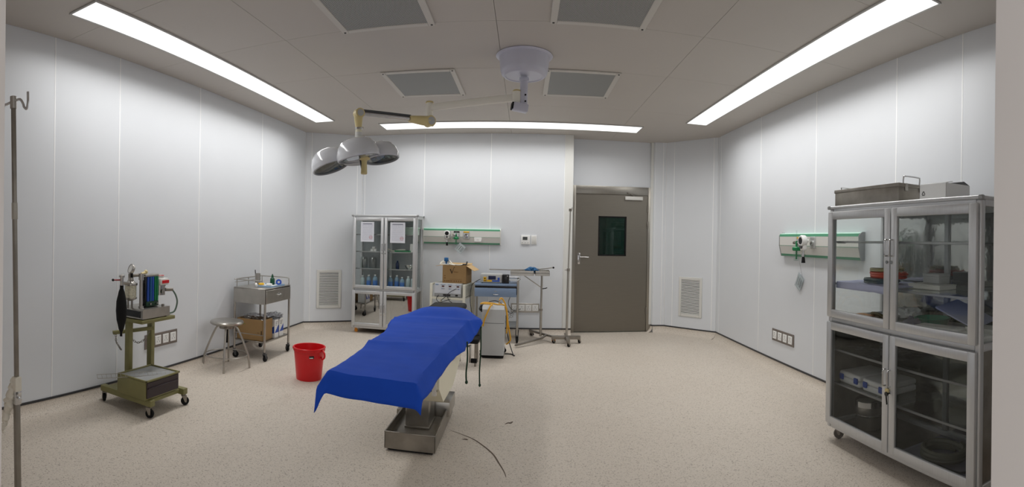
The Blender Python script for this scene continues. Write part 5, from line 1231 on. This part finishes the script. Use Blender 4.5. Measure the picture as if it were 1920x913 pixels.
put('kettle_bottle', MB().lathe([(0, 0), (.024, 0), (.026, .01), (.026, .07), (.012, .09), (.012, .11), (0, .11)], Matrix.Translation((-1.75, 6.80, .8885)), 18), mat('dark_blue_glass', (24, 44, 84), .2), 'dark blue little bottle on the third shelf of the bottle cabinet', 'bottle', base=(-1.75, 6.80, .8885))
put('white_bin', MB().prism([(-1.63, 6.70), (-1.46, 6.70), (-1.46, 6.86), (-1.63, 6.86)], .10, Matrix.Translation((0, 0, 1.3585))).box(-1.64, 6.69, 1.44, -1.45, 6.87, 1.462, .004), mat('pale_green_plastic', (186, 208, 196), .4), 'pale green plastic box on the top shelf of the bottle cabinet', 'box', base=(-1.55, 6.78, 1.3585))
put('cable_tangle', MB().tube(smooth_path([(-1.83, 6.75, .10), (-1.80, 6.72, .30), (-1.74, 6.75, .48), (-1.66, 6.72, .50), (-1.58, 6.74, .52), (-1.60, 6.72, .40), (-1.70, 6.70, .30), (-1.78, 6.73, .40), (-1.72, 6.76, .54), (-1.60, 6.75, .46), (-1.53, 6.72, .50), (-1.56, 6.76, .30), (-1.68, 6.74, .42), (-1.80, 6.76, .52), (-1.84, 6.78, .35), (-1.80, 6.8, .10)], 10), .007, 8), CABLE, 'tangle of black cables in the lower half of the bottle cabinet', 'cables', base=(-1.7, 6.75, .09))
put('red_strap', MB().box(-1.515, 6.70, .09, -1.485, 6.72, .50, .005), RED, 'red strip hanging in the lower half of the bottle cabinet', 'strap', base=(-1.5, 6.71, .09))

# ================================================================= CONTENTS OF THE TALL WHEELED CABINET (front at x=2.0, far end y=2.92)
zc0, zs1, zs2 = .8345, 1.0785, 1.3685
def fold(u, v):
    x = 2.04 + .42 * v; y = 2.88 - .62 * u
    z = zs1 + .008 + .010 * noise.noise(Vector((x * 7, y * 7, 0)))
    if v < .12: z -= (.12 - v) * .34; x -= 0.0
    return Vector((x if v > .12 else 2.040 + .0 * v, y, z))
cl_ = MB().grid(lambda u, v: Vector((2.041 + max(0, v - .08) * .42, 2.885 - .60 * u, zs1 + .007 - (.08 - v) * .5 * (v < .08) + .004 * noise.noise(Vector((u * 8, v * 5, 1))))), 40, 24)
clo = put('shelf_cloth', cl_, LILACCLOTH, 'lilac cloth lining hanging over the shelf edge of the tall cabinet', 'cloth', base=(2.2, 2.6, zs1)); so = clo.modifiers.new('thickness', 'SOLIDIFY'); so.thickness = .006; so.offset = 1
def coil(cx, cy, z0, r, n, turns, rr, m_, label, name='cable_coil', cat='cable', squash=.75, rise=.018, wob=.035, seed=1):
    rnd = random.Random(seed); pts = []
    for i in range(turns * n):
        a = 2 * math.pi * i / n; k = r * (1 + wob * 8 * (noise.noise(Vector((i * .21, seed, 0)))))
        pts.append((cx + k * squash * math.cos(a), cy + k * math.sin(a), z0 + rr + rise * (i / n) + .004 * noise.noise(Vector((i * .3, seed, 5)))))
    return put(name, MB().tube(smooth_path(pts, 4), rr, 7), m_, label, cat, base=(cx, cy, z0))
coil(2.20, 2.52, zs1 + .046, .135, 14, 4, .008, REDORANGE, 'coil of red-orange cable heaped over the lilac cloth in the tall cabinet', rise=.009, seed=3)
coil(2.18, 2.58, zs1 + .014, .125, 14, 4, .006, mat('grey_green_cable', (96, 108, 106), .5), 'coil of grey-green cable under the red-orange coil in the tall cabinet', rise=.007, seed=6)
coil(2.20, 2.55, zs1 + .090, .12, 14, 2, .005, mat('olive_cream_cable', (170, 160, 120), .5), 'loose coil of cream cable on top of the red-orange coil', rise=.010, seed=9)
put('booklet', MB().box(2.06, 2.66, zc0, 2.28, 2.88, zc0 + .018, .002, 1, ), BROWNPAPER, 'brown paper booklet at the far end of the tall cabinet upper compartment', 'booklet', base=(2.16, 2.77, zc0))
put('booklet', MB().box(2.10, 2.70, zc0 + .0185, 2.24, 2.86, zc0 + .024, .001, 1), mat('faded_orange_paper', (186, 132, 84), .7, var=.3, vscale=12), 'faded orange leaflet lying on the brown booklet', 'booklet', base=(2.16, 2.78, zc0 + .0185))
put('folded_cable', MB().tube(smooth_path([(2.26, 2.76, zc0 + .03), (2.20, 2.62, zc0 + .045), (2.17, 2.50, zc0 + .028), (2.15, 2.38, zc0 + .022), (2.18, 2.46, zc0 + .015), (2.24, 2.58, zc0 + .02), (2.30, 2.70, zc0 + .015)], 8), .013, 8), mat('olive_brown_strap', (92, 80, 44), .7), 'olive brown strap bundle in the tall cabinet upper compartment', 'strap', base=(2.2, 2.56, zc0))
put('crumpled_paper', MB().blob((2.36, 2.50, zc0 + .045), (.07, .09, .05), .6, 2.4, 14, 3, flat=-.044), PAPERWHITE, 'crumpled white paper behind the olive strap bundle', 'paper', base=(2.36, 2.5, zc0))
for i, (x, y, z, w, d_, h, rz, m_, lab) in enumerate((
    (2.17, 2.02, zc0, .10, .30, .045, .18, PAPERWHITE, 'long flat white box leaning low in the tall cabinet'),
    (2.12, 1.74, zc0, .12, .20, .040, -.1, PAPERWHITE, 'flat white carton nearest the doorway end of the tall cabinet'),
    (2.29, 1.78, zc0 + .0, .12, .20, .055, .06, OFFWHITE, 'grey-white box behind the flat white carton'),
    (2.28, 2.20, zs1 + .001, .16, .26, .030, .05, OFFWHITE, 'flat white box on the middle shelf of the tall cabinet'),
    (2.34, 2.22, zs1 + .032, .10, .14, .060, .0, GREY_L, 'small grey box on the flat box on the middle shelf'))):
    t = thing('storage_box', lab, 'box', (x, y, z), rz, group='boxes in the tall cabinet')
    MB().box(-w / 2, -d_ / 2, 0, w / 2, d_ / 2, h * .75, .002, 1).build('carton', m_, t, local=True)
    MB().box(-w / 2 - .002, -d_ / 2 - .002, h * .70, w / 2 + .002, d_ / 2 + .002, h, .002, 1).build('lid', m_, t, local=True)
ld = put('lavender_board', MB().box(-.10, -.16, 0, .10, .16, .012, .005, 2, Matrix.Translation((2.32, 1.96, zc0 + .105)) @ Matrix.Rotation(R(17), 4, 'X') @ Matrix.Rotation(R(-10), 4, 'Y')), mat('lavender_plastic', (170, 174, 200), .4), 'lavender plastic board leaning on the white boxes in the tall cabinet', 'board', base=(2.24, 1.9, zc0 + .05))
put('green_basin', MB().lathe([(0, 0), (.085, 0), (.105, .05), (.112, .055), (.104, .058), (.082, .006), (0, .006)], Matrix.Translation((2.33, 2.24, zc0)), 32, 1, 1.1), mat('sea_green_plastic', (54, 140, 112), .4), 'sea green plastic basin in the tall cabinet', 'basin', base=(2.25, 2.22, zc0))
put('dark_cloth', MB().blob((2.17, 2.27, zc0 + .03), (.05, .055, .035), .5, 2.6, 21, 3, flat=-.029), GREYCLOTH, 'dark crumpled cloth in front of the green basin', 'cloth', base=(2.17, 2.27, zc0))
# lower compartment
put('plastic_sheet', MB().blob((2.22, 2.56, .640), (.16, .24, .035), .6, 3, 23, 4, flat=-.0215), PLASTICBAG, 'crumpled clear plastic sheeting on the upper shelf of the lower compartment', 'plastic', base=(2.22, 2.56, .6185))
for i, (y, lab) in enumerate(((2.52, 'white plastic case with blue latches on the lower cabinet shelf, towards the middle'), (2.78, 'white plastic case with blue latches on the lower cabinet shelf, by its far end'))):
    t = thing('plastic_case', lab, 'case', (2.20, y, .3885), group='white cases with blue latches')
    MB().box(2.08, y - .115, .3885, 2.36, y + .115, .430, .014, 3).build('case_bottom', WHITE, t)
    MB().box(2.08, y - .115, .431, 2.36, y + .115, .468, .014, 3).build('case_lid', WHITE, t)
    for yy in (y - .08, y + .08): MB().box(2.070, yy - .02, .412, 2.082, yy + .02, .450, .003, 1).build('latch', BLUE, t)
dm = thing('steel_drum', 'round lidded stainless drum on the bottom of the tall cabinet', 'drum', (2.20, 2.70, .106)); M = Matrix.Translation((2.20, 2.70, .1055))
MB().lathe([(0, 0), (.092, 0), (.096, .006), (.096, .17), (0, .17)], M, 36).build('drum_body', STEEL, dm)
MB().lathe([(0, .20), (.08, .198), (.100, .186), (.101, .150), (.098, .150)], M, 36).build('drum_lid', CHROME, dm)
MB().lathe([(.096, .085), (.099, .088), (.099, .095), (.096, .098)], M, 36).build('band', CHROME, dm)
cg = MB().grid(lambda u, v: Vector((2.05 + .40 * v, 2.26 - .62 * u, .108 + .004 * noise.noise(Vector((u * 6, v * 5, 3))))), 24, 16)
cgo = put('shelf_cloth', cg, GREYCLOTH, 'grey-lilac cloth spread under the coiled hose in the tall cabinet', 'cloth', base=(2.25, 1.95, .105)); so = cgo.modifiers.new('thickness', 'SOLIDIFY'); so.thickness = .003; so.offset = 1
coil(2.19, 2.00, .115, .13, 18, 3, .016, mat('olive_grey_hose', (104, 104, 92), .5), 'thick olive-grey hose coiled on the cloth at the bottom of the tall cabinet', 'hose_coil', 'hose', .85, .016, .01, 31)
bl = thing('black_lead', 'black lead with a plug curling around the coiled hose', 'cable', (2.15, 1.85, .12))
MB().tube(smooth_path([(2.24, 1.86, .125), (2.16, 1.78, .12), (2.10, 1.80, .12), (2.085, 1.90, .12), (2.10, 2.0, .12)], 10), .006, 8).build('lead', CABLE, bl)
MB().bar((2.24, 1.86, .128), (2.285, 1.885, .128), .02, .018, .004).build('plug', BLACK, bl)
put('small_tools', MB().tube(smooth_path([(2.34, 2.06, .12), (2.36, 1.98, .123), (2.33, 1.90, .12), (2.37, 1.86, .12)], 6), .010, 8), STEEL_D, 'small dark metal clamp lying behind the coiled hose', 'clamp', base=(2.35, 1.95, .115))

# ---------------------------------------------------------------- on top of the tall cabinet
zt2 = 1.6105
DX_CARD = .07
sb = thing('steel_box', 'long lidded stainless box with wire handles on top of the tall cabinet', 'box', (2.19, 2.62, zt2))
qx0, qx1, qy0, qy1 = 2.08, 2.32, 2.30, 2.98
MB().box(qx0, qy0, zt2, qx1, qy1, zt2 + .105, .004).build('box_body', STEEL_D, sb)
MB().box(qx0 - .005, qy0 - .005, zt2 + .098, qx1 + .005, qy1 + .005, zt2 + .122, .004).build('box_lid', STEEL_D, sb)
MB().tube(smooth_path([(2.13, 2.315, zt2 + .12), (2.13, 2.312, zt2 + .158), (2.145, 2.31, zt2 + .168), (2.255, 2.31, zt2 + .168), (2.27, 2.312, zt2 + .158), (2.27, 2.315, zt2 + .12)], 5), .005, 8).build('wire_handle', CHROME, sb)
MB().tube(smooth_path([(2.13, 2.96, zt2 + .122), (2.13, 2.975, zt2 + .142), (2.15, 2.98, zt2 + .145), (2.25, 2.98, zt2 + .145), (2.27, 2.975, zt2 + .142), (2.27, 2.96, zt2 + .122)], 5), .004, 8).build('wire_handle', CHROME, sb)
for x in (2.14, 2.27): MB().box(x - .012, qy0 - .009, zt2 + .075, x + .012, qy0 - .001, zt2 + .122, .002, 1).build('latch', STEEL, sb)
wb = thing('card_box', 'small open white card box with recycling marks on top of the tall cabinet', 'box', (2.20, 2.14, zt2))
for (a, b_, c_, d_) in ((2.16, 1.98, 2.163, 2.20), (2.37, 1.98, 2.373, 2.20), (2.16, 1.98, 2.373, 1.983), (2.16, 2.197, 2.373, 2.20)):
    MB().box(a, b_, zt2, c_, d_, zt2 + .105, .0005, 1).build('side_wall', PAPERWHITE, wb)
MB().box(2.16, 1.98, zt2, 2.373, 2.20, zt2 + .003).build('carton_bottom', PAPERWHITE, wb)
MB().bar((2.162, 2.09, zt2 + .105), (2.22, 2.09, zt2 + .118), .215, .003).build('flap', GREY_L, wb)
MB().bar((2.37, 2.09, zt2 + .105), (2.32, 2.09, zt2 + .125), .215, .003).build('flap', DARKGREY, wb)
Mx = Matrix(((0, 0, -1, 2.1597), (1, 0, 0, 0), (0, 1, 0, 0), (0, 0, 0, 1)))
for cy in (2.165,):
    rm = MB()
    for k in range(3):
        a0, a1 = R(90 + 120 * k), R(90 + 120 * (k + 1)); r_ = .017
        p0, p1 = (cy + r_ * math.cos(a0), zt2 + .05 + r_ * math.sin(a0)), (cy + r_ * math.cos(a1), zt2 + .05 + r_ * math.sin(a1))
        dxx, dzz = p1[0] - p0[0], p1[1] - p0[1]; ln = math.hypot(dxx, dzz); nx, nz = -dzz / ln * .0022, dxx / ln * .0022
        s0, s1 = .12, .86
        rm.prism([(p0[0] + dxx * s0 + nx, p0[1] + dzz * s0 + nz), (p0[0] + dxx * s1 + nx, p0[1] + dzz * s1 + nz), (p0[0] + dxx * s1 - nx, p0[1] + dzz * s1 - nz), (p0[0] + dxx * s0 - nx, p0[1] + dzz * s0 - nz)], .0008, Mx)
    rm.build('recycling_mark', BLACK, wb, 'black printed recycling triangle')['kind'] = 'stuff'
